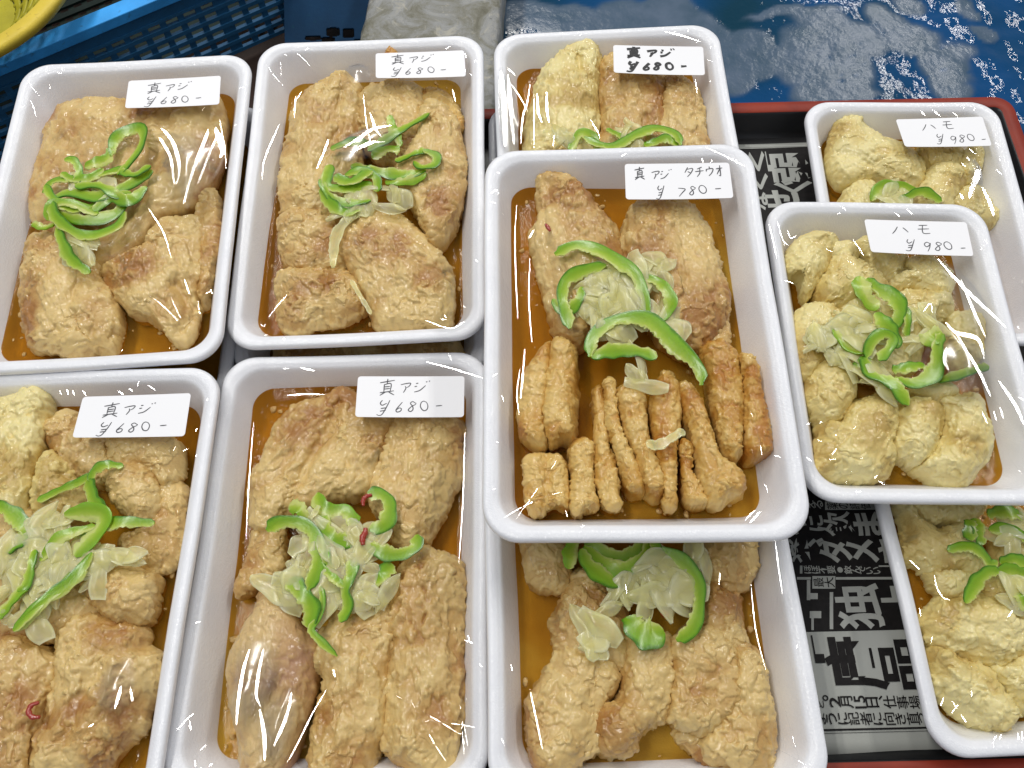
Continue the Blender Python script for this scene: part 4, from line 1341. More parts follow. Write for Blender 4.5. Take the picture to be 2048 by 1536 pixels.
put_fish('T5', [
    ([(780,853),(803,836),(883,836),(917,848),(919,899),(910,955),(885,1021),(843,1082),(797,1080),(755,1014),(741,970),(766,910)], 'long fillet at the back right', dict(top=-2, grooves=[([(820,850),(825,930),(800,1010)], 2, 4)])),
    ([(559,859),(593,822),(655,802),(695,788),(769,836),(780,859),(768,899),(745,950),(726,986),(684,992),(633,1014),(576,1037),(542,1060),(514,1031),(509,964),(537,910)], 'opened fillet with a dark seam at the back left', dict(top=-2.5, flat=3, grooves=[([(675,800),(655,850),(625,900),(598,960),(560,1040)], 3.2, 3.2)])),
    ([(516,1038),(560,1052),(562,1130),(519,1167),(482,1184),(472,1162),(495,1100)], 'thin grey scrap at the left wall', dict(top=-7, edge=-12)),
    ([(780,1225),(797,1157),(843,1117),(911,1137),(927,1214),(927,1356),(913,1455),(899,1528),(854,1536),(783,1499),(761,1441),(778,1373),(786,1299)], 'crusty long piece along the right wall', dict(top=-2, rough=1.25)),
    ([(644,1278),(698,1229),(778,1229),(788,1276),(780,1356),(771,1412),(760,1457),(743,1539),(728,1572),(634,1572),(628,1526),(634,1426),(650,1370),(634,1327)], 'crusty piece at the front middle', dict(top=-2, rough=1.2)),
    ([(536,1179),(576,1217),(616,1274),(632,1316),(623,1384),(601,1455),(578,1526),(559,1575),(494,1575),(486,1483),(463,1384),(466,1316),(506,1236)], 'smooth whole fish side with a dark spot at the front left', dict(top=0.2, rough=0.6, flat=2.0, m='skin')),
], shrink=1.09)
put_fish('T6', [
    ([(1050,1030),(1131,1030),(1133,1163),(1097,1172),(1063,1161),(1050,1112)], 'wet piece at the back left', dict(top=-5, rough=0.7)),
    ([(1403,1129),(1421,1070),(1500,1060),(1505,1135),(1485,1172),(1438,1175),(1401,1153)], 'brownish piece at the back right', dict(top=-3)),
    ([(1411,1187),(1473,1192),(1488,1241),(1492,1305),(1450,1295),(1404,1257)], 'orange piece at the right wall', dict(top=-4)),
    ([(1131,1200),(1151,1153),(1199,1163),(1244,1214),(1252,1269),(1246,1330),(1179,1312),(1124,1305),(1117,1241)], 'pale piece under the onion petal', dict(top=-3.5)),
    ([(1353,1440),(1404,1455),(1440,1478),(1480,1535),(1420,1530),(1370,1490)], 'small ragged scrap at the front', dict(top=-11, edge=-17)),
    ([(1124,1310),(1179,1308),(1229,1358),(1201,1419),(1208,1481),(1138,1524),(1097,1534),(1071,1511),(1064,1409),(1097,1351)], 'wide fillet at the front left', dict(top=-3, flat=3, grooves=[([(1200,1330),(1185,1400),(1190,1490)], 2.5, 4)])),
    ([(1247,1317),(1261,1286),(1322,1280),(1341,1323),(1341,1385),(1331,1426),(1285,1462),(1261,1496),(1206,1493),(1197,1426),(1240,1392)], 'golden ridge of batter in the middle', dict(top=-1.5)),
    ([(1466,1290),(1502,1315),(1526,1375),(1536,1426),(1533,1530),(1473,1537),(1411,1496),(1450,1420),(1466,1358)], 'flaky piece at the front right corner', dict(top=-3, rough=1.2)),
    ([(1350,1289),(1404,1260),(1458,1303),(1468,1358),(1461,1409),(1404,1462),(1353,1445),(1337,1426),(1344,1358)], 'squarish fillet right of the middle', dict(top=-1.5, flat=3)),
], shrink=1.13)
put_fish('TC', [
    ([(1075,365),(1095,350),(1125,360),(1150,375),(1180,400),(1207,435),(1237,470),(1247,520),(1232,580),(1200,640),(1150,692),(1113,660),(1093,600),(1068,520),(1063,470),(1076,430)], 'fish half with its tail stub pointing back at the left', dict(top=-1.5, grooves=[([(1098,360),(1090,430),(1100,520)], 2.2, 3)])),
    ([(1257,440),(1290,408),(1350,403),(1390,428),(1422,480),(1442,540),(1457,600),(1447,645),(1410,692),(1380,702),(1340,692),(1300,650),(1263,560),(1243,500)], 'broad fish half at the back right', dict(top=-1.5, grooves=[([(1365,430),(1375,520),(1370,600)], 1.8, 4)])),
    ([(1395,640),(1450,620),(1462,680),(1440,702),(1400,700)], 'wet scrap of batter under the right wall', dict(top=-9, edge=-15)),
], name='fried_fish')
put_fish('TC', [
    ([(1360,878),(1380,890),(1386,947),(1406,974),(1417,1005),(1404,1017),(1375,1010),(1361,981),(1358,933)], 'short stick between two long ones, right of the middle', dict(top=-5)),
    ([(1187,772),(1206,767),(1212,834),(1215,892),(1235,933),(1242,988),(1242,1024),(1213,1024),(1194,998),(1185,919),(1185,834)], 'flat stick, third from the left wall', dict(top=-6)),
    ([(1138,892),(1165,869),(1188,885),(1188,940),(1191,988),(1201,1015),(1165,1024),(1148,1037),(1141,1005),(1143,947)], 'golden stick, second from the left wall', dict(top=-5)),
    ([(1049,912),(1097,904),(1133,914),(1140,964),(1140,1015),(1107,1014),(1073,1036),(1047,1012),(1045,953)], 'wide stick in the front left corner', dict(top=-5, grooves=[([(1093,910),(1095,1000)], 2.0, 2.5)])),
    ([(1309,755),(1336,736),(1362,769),(1362,834),(1352,892),(1352,988),(1358,1015),(1343,1031),(1327,1018),(1320,953),(1303,871),(1296,810)], 'grey-sided stick at the middle', dict(top=-3)),
    ([(1204,762),(1227,763),(1235,817),(1246,878),(1270,919),(1290,971),(1290,993),(1264,996),(1245,974),(1235,930),(1214,871),(1206,817)], 'thin curved stick with an orange end', dict(top=-2.5)),
    ([(1230,776),(1261,767),(1290,800),(1297,858),(1304,902),(1324,953),(1333,994),(1312,1007),(1286,981),(1266,919),(1245,871),(1231,817)], 'long pale stick left of the middle', dict(top=-1.5)),
    ([(1353,762),(1377,767),(1410,817),(1420,871),(1437,919),(1468,940),(1493,964),(1492,996),(1462,1007),(1438,1024),(1413,1010),(1392,953),(1375,871),(1354,796)], 'long slanting stick with a lumpy front end', dict(top=-1.5)),
    ([(1084,694),(1104,682),(1109,721),(1099,793),(1092,899),(1063,901),(1035,871),(1033,817),(1047,748),(1071,714)], 'rough stick leaning on the left wall', dict(top=-2)),
    ([(1102,690),(1124,678),(1153,697),(1159,748),(1157,817),(1150,885),(1124,891),(1097,901),(1081,851),(1088,765)], 'thick ribbed stick beside the left wall', dict(top=0)),
    ([(1473,707),(1503,722),(1526,783),(1540,844),(1546,906),(1520,925),(1493,928),(1478,892),(1481,817),(1478,755)], 'plump stick at the right wall', dict(top=-1)),
    ([(1395,697),(1438,681),(1475,707),(1484,765),(1486,834),(1482,919),(1462,935),(1433,885),(1419,817),(1409,748)], 'ridged stick second from the right wall', dict(top=0)),
], m='stick', name='fried_fish_stick', cat='fried fish', rough=0.72, flat=2.6, shrink=0.93, fine=0.7, edge=-12.0)
put_fish('T7', [
    ([(1825,305),(1914,297),(1919,339),(1862,338)], 'piece under the sticker', dict(top=-5)),
    ([(1919,310),(1959,304),(1958,345),(1931,369),(1915,345)], 'pale piece at the right wall', dict(top=-4)),
    ([(1895,395),(1950,375),(1985,420),(1980,450),(1890,450)], 'piece at the front right', dict(top=-4)),
    ([(1672,415),(1704,367),(1736,368),(1755,400),(1755,450),(1668,450)], 'piece at the front left', dict(top=-2.5)),
    ([(1834,390),(1862,337),(1905,340),(1927,367),(1910,398),(1893,430),(1840,430)], 'golden knob right of the middle', dict(top=-2)),
    ([(1668,253),(1690,225),(1716,236),(1726,258),(1772,285),(1824,308),(1844,339),(1841,372),(1805,384),(1747,369),(1684,372),(1662,339),(1656,299)], 'large hooked fillet at the back left', dict(top=-0.5, grooves=[([(1690,300),(1750,325),(1830,350)], 1.6, 3)])),
], m='hamo', rough=0.8)
put_fish('T8', [
    ([(1655,490),(1700,493),(1714,512),(1690,527),(1655,522)], 'half hidden scrap behind the two back left knobs', dict(top=-5)),
    ([(1706,491),(1733,478),(1743,510),(1784,516),(1810,518),(1802,545),(1784,563),(1744,536)], 'brown piece below the sticker', dict(top=-4)),
    ([(1805,526),(1843,518),(1882,535),(1903,566),(1887,595),(1835,589),(1787,584),(1782,561),(1816,561)], 'piece at the back right', dict(top=-3)),
    ([(1570,520),(1588,491),(1628,477),(1669,481),(1668,507),(1652,545),(1636,565),(1615,600),(1602,584),(1600,557),(1570,552)], 'rounded knob in the back left corner', dict(top=-1.5)),
    ([(1640,560),(1671,507),(1698,521),(1735,537),(1764,559),(1772,582),(1741,605),(1693,616),(1655,616),(1634,595)], 'smooth knob right of the back left one', dict(top=-1)),
    ([(1690,600),(1790,590),(1840,660),(1830,740),(1760,760),(1690,730),(1670,670)], 'piece under the garnish in the centre', dict(top=-4)),
    ([(1789,600),(1821,588),(1885,593),(1901,627),(1893,643),(1848,664),(1814,659)], 'piece right of the pepper tangle', dict(top=-2)),
    ([(1896,635),(1960,633),(1965,673),(1957,708),(1944,734),(1901,723),(1886,668)], 'wet piece under the bright film at the right', dict(top=-3)),
    ([(1585,645),(1600,618),(1628,610),(1660,616),(1692,640),(1682,690),(1660,722),(1625,752),(1603,759),(1583,720),(1578,670)], 'long knob along the left wall', dict(top=-1.5)),
    ([(1810,783),(1863,765),(1898,781),(1905,797),(1865,810),(1841,802)], 'low piece behind the two front knobs', dict(top=-3)),
    ([(1615,748),(1651,717),(1695,762),(1707,791),(1695,819),(1664,850),(1629,838),(1604,802),(1603,776)], 'crumbly knob left of the front', dict(top=-1)),
    ([(1639,845),(1674,850),(1689,817),(1727,800),(1774,791),(1786,829),(1794,855),(1776,895),(1788,926),(1763,957),(1712,962),(1643,957),(1618,950),(1625,934),(1624,886),(1637,874)], 'large nugget in the front left corner', dict(top=-0.5)),
    ([(1784,824),(1803,805),(1841,805),(1869,814),(1879,843),(1872,879),(1860,910),(1829,936),(1803,924),(1780,903),(1782,867)], 'nugget at the front middle', dict(top=-0.5)),
    ([(1867,807),(1894,796),(1946,800),(1967,853),(1979,867),(1977,903),(1965,931),(1927,971),(1882,971),(1841,945),(1832,934),(1860,910),(1874,876),(1882,850),(1875,820)], 'largest nugget at the front right', dict(top=0, grooves=[([(1880,855),(1900,875),(1960,880)], 1.5, 2.5)])),
], m='hamo', rough=0.8)
put_fish('T9', [
    ([(1816,1000),(1946,998),(1971,1013),(1946,1035),(1922,1044),(1891,1046),(1853,1035)], 'brown piece tucked at the back', dict(top=-6, edge=-13)),
    ([(1865,1140),(1948,1138),(1942,1172),(1916,1199),(1889,1189),(1871,1169)], 'grey translucent piece below the hooked fillet', dict(top=-7, edge=-13)),
    ([(1950,1145),(2010,1138),(2025,1200),(1975,1205)], 'low piece under the pepper in the middle', dict(top=-6, edge=-13)),
    ([(1795,1013),(1813,1011),(1831,1034),(1856,1052),(1868,1063),(1904,1052),(1926,1045),(1940,1068),(1965,1130),(1946,1148),(1868,1152),(1839,1132),(1809,1116),(1808,1068)], 'hooked fillet at the back left', dict(top=-1.5)),
    ([(1990,1080),(2048,1058),(2100,1100),(2100,1200),(2020,1195),(1985,1140)], 'piece under the pepper at the right', dict(top=-4)),
    ([(1973,1337),(2010,1329),(2048,1312),(2100,1335),(2100,1435),(2044,1416),(2001,1373)], 'smooth piece at the front right', dict(top=-3)),
    ([(1839,1240),(1886,1202),(1958,1187),(2005,1213),(2012,1238),(2046,1253),(2055,1305),(2010,1330),(1969,1333),(1928,1322),(1860,1292),(1847,1264)], 'large rounded fillet in the middle', dict(top=-1, grooves=[([(1860,1280),(1930,1290),(1990,1300)], 1.5, 3)])),
    ([(1862,1298),(1886,1307),(1935,1329),(1971,1343),(1986,1369),(2012,1403),(2038,1429),(2014,1461),(1980,1461),(1928,1435),(1890,1401),(1866,1373),(1862,1335)], 'lumpy nugget with a grey patch at the front', dict(top=-1, rough=1.15)),
], m='hamo')
put_fish('U2', [
    ([(560,600),(640,590),(690,640),(700,740),(570,745)], 'shaded piece at the left of the gap', dict(top=-4)),
    ([(720,600),(840,600),(900,660),(920,745),(730,745)], 'shaded piece at the right of the gap', dict(top=-4)),
])

for k_, n in enumerate(('T1', 'T2', 'T3', 'T4', 'T5', 'T6', 'TC', 'T7', 'T8', 'T9')):
    crumbs(n, 70, 'loose batter crumbs floating in the sauce of the ' + NAMES[n], 50 + k_)

# ================================================================== GREEN PEPPER, ONION, CHILI
def put_strips(n, rows):
    for row in rows:
        pts, wpx, side, desc = row[:4]
        kw = row[4] if len(row) > 4 else {}
        strip(n, pts, wpx, desc + ' on the ' + NAMES[n], side=side, group='green pepper slices on the ' + NAMES[n], **kw)

onions('T1', [(165, 480, 30, 32, 12, -0.5), (190, 380, 70, 50, 8, -1.0)], 'few pale onion shreds below the pepper of the back left pack', 3)
put_strips('T1', [
    ([(85,385),(110,362),(170,360),(220,345),(252,332)], 20, 1, 'straight pepper slice across the left of the tangle', dict(w0=0)),
    ([(100,420),(160,442),(230,430),(252,395),(240,378)], 22, -1, 'hooked pepper slice along the lower edge', dict(w0=0)),
    ([(90,370),(112,402),(150,420),(205,405)], 20, 1, 'short bowed pepper slice at the left end', dict(w0=1)),
    ([(95,402),(140,385),(200,396),(260,372),(304,340)], 24, -1, 'long wavy pepper slice ending at the right tip', dict(w0=2)),
    ([(240,342),(275,352),(300,330)], 18, -1, 'small curled pepper slice at the right end', dict(w0=3)),
    ([(170,335),(210,322),(225,298)], 22, 1, 'pale pepper slice in the upper middle', dict(w0=2, pale=0.25)),
    ([(130,320),(150,324),(160,345),(155,372)], 18, 1, 'bent pepper slice with a free upper tip', dict(w0=2)),
    ([(222,312),(230,278),(258,262),(287,262),(284,296),(256,330),(234,348)], 22, 1, 'tall looped pepper slice at the top', dict(w0=2.5)),
    ([(100,402),(118,442),(170,472),(232,456),(252,425)], 24, 1, 'broad pepper slice curving round the front', dict(w0=3)),
    ([(115,455),(128,492),(146,522),(180,546)], 24, 1, 'drooping pepper slice hanging towards the front', dict(w0=1.5)),
    ([(95,440),(108,412),(150,410),(196,428)], 22, 1, 'wide pale pepper slice inside the tangle', dict(w0=2, pale=0.2)),
    ([(150,372),(196,372),(236,392),(262,384)], 20, -1, 'flat pepper slice in the middle of the tangle', dict(w0=3.5)),
    ([(186,420),(222,398),(262,404),(292,372)], 24, -1, 'broad pepper slice at the lower right', dict(w0=2.5)),
    ([(122,345),(150,362),(184,358),(206,336)], 18, 1, 'sagging pepper slice behind the tangle', dict(w0=1.5, pale=0.15)),
    ([(65,448),(88,456),(110,450)], 14, -1, 'thin pale pepper tip at the far left', dict(w0=0, pale=0.3)),
])
onions('T2', [(765, 400, 60, 28, 16, 0.5), (720, 420, 40, 22, 8, 0.5)], 'pale onion shreds under the pepper of the slab-side pack', 4)
put_strips('T2', [
    ([(662,300),(700,285),(742,290)], 20, 1, 'dark pepper slice at the back left', dict(w0=0.5)),
    ([(735,300),(775,280),(815,255),(858,226)], 20, -1, 'long straight pepper slice pointing to the back right', dict(w0=1.5)),
    ([(778,232),(788,262),(802,292)], 20, 1, 'pale pepper slice standing at the back', dict(w0=1, pale=0.25)),
    ([(662,330),(655,372),(692,378),(745,368)], 24, 1, 'cornered pepper slice at the left', dict(w0=1.5)),
    ([(702,330),(760,347),(805,352),(852,340)], 22, -1, 'long pepper slice across the middle', dict(w0=2)),
    ([(690,352),(722,344),(752,356),(756,384)], 22, 1, 'arched pepper slice in the middle', dict(w0=3)),
    ([(640,378),(660,408),(692,428),(725,412)], 22, 1, 'bowed pepper slice at the front left', dict(w0=2)),
    ([(640,360),(662,396),(700,408),(742,402)], 18, -1, 'thin pepper slice beside the front left one', dict(w0=2.5)),
    ([(790,322),(830,310),(852,300)], 16, -1, 'short pepper slice at the right', dict(w0=1)),
    ([(846,300),(872,312),(870,332),(842,337),(828,322)], 18, 1, 'tiny pepper ring at the right end', dict(w0=2)),
    ([(668,352),(700,366),(728,352),(744,330)], 24, 1, 'cupped pepper slice on top at the left', dict(w0=3.5)),
    ([(745,318),(772,300),(800,302)], 24, 1, 'pale pepper slice behind the arched one', dict(w0=1.5, pale=0.2)),
    ([(770,362),(812,366),(852,346)], 20, -1, 'pale pepper slice at the front right', dict(w0=1.5, pale=0.25)),
])
strip('T2', [(722,424),(692,446),(671,482),(666,536)], 20, 'long white onion strip hanging off the pepper of the slab-side pack', m='onion', name='onion_strip', cat='onion strip', w0=0.5)
strip('T2', [(702,560),(720,592),(742,628)], 9, 'narrow white onion strip between the two front pieces of the slab-side pack', m='onion', name='onion_strip', cat='onion strip', w0=-2)
onions('T3', [(1256, 268, 28, 16, 6, 0), (1122, 276, 16, 16, 3, 0)], 'few pale onion shreds on the bold marker pack', 5)
put_strips('T3', [
    ([(1140,300),(1158,272),(1182,276),(1200,300)], 22, 1, 'pale pepper slice at the left', dict(w0=0.5, pale=0.2)),
    ([(1168,276),(1200,292),(1232,294),(1270,272),(1310,258),(1350,270),(1362,292)], 24, 1, 'long s-shaped pepper slice', dict(w0=1.5)),
    ([(1213,258),(1240,275),(1246,292)], 18, 1, 'short pepper slice in the middle', dict(w0=0)),
    ([(1288,292),(1330,280),(1356,292)], 20, 1, 'dark pepper slice at the right', dict(w0=0.5)),
])
onions('T4', [(105, 1115, 105, 75, 62, 1.0), (40, 1200, 60, 60, 22, 0.5), (215, 1120, 50, 30, 12, 0)], 'large heap of pale onion shreds on the corner pack', 6)
put_strips('T4', [
    ([(75,1002),(110,986),(160,966),(184,945)], 14, 1, 'thin pepper slice leading to the back', dict(w0=0)),
    ([(176,960),(186,992),(200,1022),(214,1052)], 28, 1, 'broad pepper slice standing behind the heap', dict(w0=1)),
    ([(178,962),(190,942),(214,932),(246,932)], 16, 1, 'slim hooked pepper slice reaching the nugget', dict(w0=1.5)),
    ([(-10,1008),(25,1026),(52,1058),(60,1075)], 26, 1, 'dark pepper slice at the left edge', dict(w0=1)),
    ([(15,1105),(48,1078),(64,1050)], 26, -1, 'dark pepper slice in front of the left edge one', dict(w0=1.5)),
    ([(130,1030),(180,1024),(207,1032),(202,1062),(150,1112)], 30, 1, 'broad pale pepper slice on the heap', dict(w0=3.5, pale=0.2)),
    ([(80,1122),(120,1080),(190,1052)], 20, 1, 'pale pepper slice on the left of the heap', dict(w0=3.5, pale=0.3)),
    ([(160,1072),(202,1056),(245,1046),(308,1045)], 20, 1, 'pointed pepper slice reaching the right', dict(w0=2)),
    ([(186,1106),(148,1158),(90,1202),(28,1262)], 20, -1, 'long green pepper slice running to the front left', dict(w0=4)),
    ([(150,1140),(110,1190),(60,1235),(26,1262)], 16, -1, 'thin pepper slice beside the long one', dict(w0=3.5, pale=0.2)),
    ([(72,1100),(62,1142),(54,1172),(36,1182)], 14, 1, 'small hooked pepper slice on the onion', dict(w0=4)),
    ([(-8,1235),(30,1200),(62,1160)], 18, -1, 'pepper slice at the left of the onion', dict(w0=3, pale=0.15)),
])
chili('T4', [(78,1405),(64,1410),(57,1422),(64,1434),(80,1434)], 'red chili ring on the front left piece of the corner pack', w0=1.0)
onions('T5', [(665, 1125, 90, 85, 66, 0.8), (580, 1165, 40, 45, 14, 0.0), (745, 1195, 60, 16, 9, 0.5)], 'heap of pale onion shreds on the two-chili pack', 7)
put_strips('T5', [
    ([(577,1014),(600,1018),(612,1046)], 24, -1, 'pale pepper slice behind the left loop', dict(w0=1, pale=0.3)),
    ([(647,1026),(648,1054),(672,1079),(710,1084)], 26, -1, 'curved pepper slice under the chili', dict(w0=1.5)),
    ([(636,986),(640,1008),(657,1022),(690,1022),(714,1050)], 26, 1, 'curled pepper slice at the back', dict(w0=1, pale=0.15)),
    ([(735,988),(764,990),(780,1012),(771,1050),(738,1060)], 26, 1, 'wide pepper half ring at the back right', dict(w0=2)),
    ([(735,1092),(770,1107),(804,1109),(832,1094),(834,1070)], 24, -1, 'bowed pepper slice at the right', dict(w0=2)),
    ([(534,1062),(559,1046),(600,1046),(628,1066),(639,1106),(636,1136),(616,1182)], 26, 1, 'large pepper loop at the left', dict(w0=3)),
    ([(645,1070),(654,1114),(660,1142)], 18, 1, 'thin pepper slice in the middle', dict(w0=3)),
    ([(708,1112),(704,1148),(692,1180),(696,1214),(680,1244)], 20, 1, 'twisted pepper slice at the front right', dict(w0=2.5)),
    ([(638,1128),(661,1152),(690,1176)], 14, 1, 'short pale pepper slice crossing the middle', dict(w0=3.5, pale=0.2)),
    ([(582,1157),(605,1188),(625,1216),(618,1256)], 30, 1, 'broad pepper slice hanging over the front', dict(w0=2.5)),
    ([(640,1172),(645,1196),(640,1234),(624,1260),(644,1284),(674,1312)], 12, 1, 'thin wavy pepper slice at the front tip', dict(w0=3)),
    ([(782,1126),(764,1156),(750,1160)], 26, -1, 'dark pepper slice under the right side', dict(w0=0)),
])
strip('T5', [(640,1012),(625,1034),(618,1040)], 10, 'small white onion strip by the left loop of the two-chili pack', m='onion', name='onion_strip', cat='onion strip', w0=3)
chili('T5', [(744,990),(732,993),(726,1002),(727,1012)], 'red chili slice at the back of the pepper, two-chili pack', w0=3.5)
chili('T5', [(731,1056),(730,1066),(725,1076),(726,1090)], 'red chili slice on top of the pepper, two-chili pack', w0=4.5, r=0.0017)
onions('T6', [(1302, 1165, 72, 48, 56, 1.0), (1205, 1250, 38, 48, 12, 0.5), (1385, 1120, 35, 25, 9, 0.0)], 'heap of pale onion shreds on the half covered front pack', 8)
put_strips('T6', [
    ([(1138,1138),(1141,1102),(1152,1078)], 24, 1, 'pale pepper slice at the left end', dict(w0=0, pale=0.15)),
    ([(1170,1085),(1218,1112),(1258,1112),(1290,1090)], 26, -1, 'pepper slice nearest the upper tray', dict(w0=0)),
    ([(1162,1098),(1180,1134),(1220,1163),(1260,1166)], 26, -1, 'broad pepper slice curving along the front', dict(w0=2)),
    ([(1168,1092),(1216,1137),(1258,1138),(1290,1112),(1304,1082)], 26, -1, 'cupped pepper half ring', dict(w0=1.5)),
    ([(1302,1134),(1312,1104),(1306,1080)], 22, -1, 'short pepper slice left of the long one', dict(w0=1.5)),
    ([(1312,1098),(1354,1118),(1382,1142),(1398,1180),(1395,1228),(1381,1262),(1352,1280)], 24, 1, 'long hooked pepper slice at the right', dict(w0=2)),
    ([(1262,1230),(1272,1258),(1302,1272),(1328,1262)], 44, -1, 'round pepper end slice at the front', dict(w0=1.5)),
])
chili('T6', [(1322,1224),(1330,1228),(1336,1236)], 'red chili bit beside the round pepper end', w0=0.5, r=0.0018)
onions('TC', [(1232, 600, 66, 64, 78, 1.2), (1300, 530, 30, 40, 12, 0.5), (1340, 650, 22, 34, 8, 0.5), (1285, 745, 18, 40, 6, 0.5)], 'large heap of pale onion shreds on the 780 yen pack', 9)
put_strips('TC', [
    ([(1279,552),(1312,563),(1336,591),(1340,617),(1318,642)], 22, 1, 'pepper half ring at the right of the onion', dict(w0=2, pale=0.12)),
    ([(1106,599),(1117,617),(1139,621),(1160,598),(1163,574)], 18, -1, 'small cupped pepper slice at the far left', dict(w0=2)),
    ([(1212,532),(1166,543),(1132,562),(1124,597),(1133,632),(1140,658)], 22, -1, 'pepper loop round the left of the onion', dict(w0=3)),
    ([(1110,508),(1150,491),(1196,503),(1240,529),(1272,553),(1287,597),(1292,634)], 28, 1, 'long pepper arch over the back of the onion', dict(w0=3.5, pale=0.05)),
    ([(1182,716),(1224,703),(1276,705),(1314,716)], 24, -1, 'straight pepper slice along the front', dict(w0=3)),
    ([(1180,714),(1184,680),(1210,650),(1253,637),(1298,643),(1327,668),(1352,694),(1385,722),(1402,748),(1403,770)], 28, 1, 'large pepper ring sweeping over the front', dict(w0=4)),
])
strip('TC', [(1292,884),(1312,892),(1345,876),(1368,862)], 16, 'white onion strip lying across the sticks of the 780 yen pack', m='onion', name='onion_strip', cat='onion strip', w0=1.5)
chili('TC', [(1091,448),(1096,455),(1100,462)], 'red chili flake on the left fish half of the 780 yen pack', w0=0.0, r=0.0011)
onions('T7', [(1790, 388, 32, 14, 10, 0.5)], 'few onion shreds on the back 980 yen pack', 10)
put_strips('T7', [
    ([(1742,402),(1760,377),(1800,373),(1832,388)], 24, 1, 'pale pepper slice at the left', dict(w0=1.5, pale=0.2)),
    ([(1798,402),(1840,386),(1884,402)], 20, 1, 'green pepper arch at the right', dict(w0=2)),
])
onions('T8', [(1690, 680, 62, 55, 46, 1.0), (1640, 672, 45, 16, 8, 0.8), (1735, 765, 45, 26, 12, 0.8), (1830, 650, 40, 40, 14, 0.5)], 'large heap of pale onion shreds on the upper 980 yen pack', 12)
put_strips('T8', [
    ([(1784,740),(1822,735),(1850,732)], 22, 1, 'dark pepper slice inside the tangle', dict(w0=1.5)),
    ([(1872,762),(1916,752),(1978,731)], 18, -1, 'pointed pepper slice reaching the right wall', dict(w0=1)),
    ([(1666,648),(1672,672),(1698,698),(1728,706)], 15, -1, 'thin yellowish pepper slice at the left', dict(w0=3, pale=0.35)),
    ([(1708,733),(1728,722),(1742,722)], 16, 1, 'small dark pepper tip left of the tangle', dict(w0=1.5)),
    ([(1722,552),(1722,578),(1736,602),(1760,612)], 30, -1, 'pale yellow pepper slice at the back', dict(w0=2, pale=0.4)),
    ([(1800,602),(1812,632),(1812,672)], 16, 1, 'slim pepper slice at the right of the back', dict(w0=2)),
    ([(1733,557),(1758,578),(1786,598),(1798,624),(1788,656)], 28, 1, 'broad pepper slice running down from the back', dict(w0=3)),
    ([(1752,625),(1768,650),(1790,680),(1786,696)], 28, 1, 'dark pepper slice in the middle', dict(w0=3.5)),
    ([(1850,690),(1868,672),(1884,666)], 30, -1, 'pale pepper slice at the right of the tangle', dict(w0=2.5, pale=0.25)),
    ([(1733,716),(1740,686),(1762,670),(1784,677),(1780,695),(1758,720)], 20, 1, 'small pepper ring in the middle', dict(w0=4)),
    ([(1789,757),(1822,768),(1857,756),(1873,729),(1873,694),(1884,668)], 28, -1, 'large pepper ring curving round the right', dict(w0=3.5)),
    ([(1730,716),(1733,744),(1757,757),(1784,770),(1801,791),(1818,810)], 24, -1, 'long pepper slice hanging to the front', dict(w0=4)),
])
onions('T9', [(2020, 1062, 40, 30, 16, 0.5), (2035, 1185, 24, 26, 10, 0.5)], 'pale onion shreds on the front right corner pack', 13)
put_strips('T9', [
    ([(1938,1040),(1938,1062),(1941,1082)], 22, -1, 'short pepper slice at the back left', dict(w0=1)),
    ([(1950,1036),(1955,1066),(1966,1090)], 20, -1, 'pepper slice right of the short one', dict(w0=1.5)),
    ([(1974,1029),(2004,1024),(2029,1029),(2052,1038)], 26, 1, 'pepper slice along the back', dict(w0=1.5)),
    ([(1978,1060),(2008,1058),(2032,1068),(2075,1092)], 22, 1, 'arched pepper slice at the right', dict(w0=2.5)),
    ([(1896,1101),(1914,1095),(1942,1096),(1964,1112),(1980,1128),(1996,1122)], 22, 1, 'long pepper slice with a pale left tip', dict(w0=2.5)),
    ([(2000,1124),(2022,1119),(2042,1125),(2070,1140)], 22, 1, 'pepper slice at the right middle', dict(w0=2)),
    ([(1930,1206),(1942,1182),(1956,1158),(1976,1143),(1997,1143)], 24, 1, 'pepper slice hanging to the front left', dict(w0=2.5)),
    ([(1995,1144),(2020,1142),(2060,1152)], 24, 1, 'pepper slice crossing the front right', dict(w0=1.5, pale=0.1)),
    ([(2032,1186),(2046,1206),(2060,1210)], 22, 1, 'small pale pepper slice at the right edge', dict(w0=2, pale=0.2)),
])

# ================================================================== PRICE STICKERS
def shift(rows, ds=0, dt=0, ss=1, st=1):
    return [(g, (s + ds) * ss, (t + dt) * st, w * ss, h * st) for g, s, t, w, h in rows]
sticker('T1', [(260,166),(442,152),(440,212),(254,223)], shift(ROW680, 0.0, 0.05, 1.0, 0.96), 'thin pen 680 yen sticker on the back left pack', seed=2, jit=.012)
sticker('T2', [(752,110),(928,100),(932,155),(753,162)], shift(ROW680, -0.02, 0.02, 1.0, 0.96), 'thin pen 680 yen sticker nearest the concrete slab', seed=3, jit=.012)
sticker('T3', [(1226,94),(1406,94),(1409,154),(1227,152)], shift(ROW680, -0.06, 0.0, 1.08, 0.98), '680 yen sticker written in bold black marker', pen=0.00078, m='marker', seed=4, jit=.01)
sticker('T4', [(169,796),(382,786),(371,874),(150,879)], shift(ROW680, 0.01, 0.12, 1.0, 0.88), '680 yen sticker with a tall slanting first character, front left corner pack', seed=5, jit=.012)
sticker('T5', [(717,755),(929,752),(928,836),(712,838)], ROW680, 'thin pen 680 yen sticker on the pack with two chili slices', seed=6, jit=.008)
sticker('TC', [(1249,331),(1458,325),(1466,399),(1251,405)], ROW780, '780 yen sticker with two fish names', seed=7, jit=.006)
sticker('T7', [(1789,243),(1964,234),(1981,295),(1806,300)], shift(ROW980, 0.02, 0.0), '980 yen sticker on the pack by the red lacquer corner', seed=8, jit=.01)
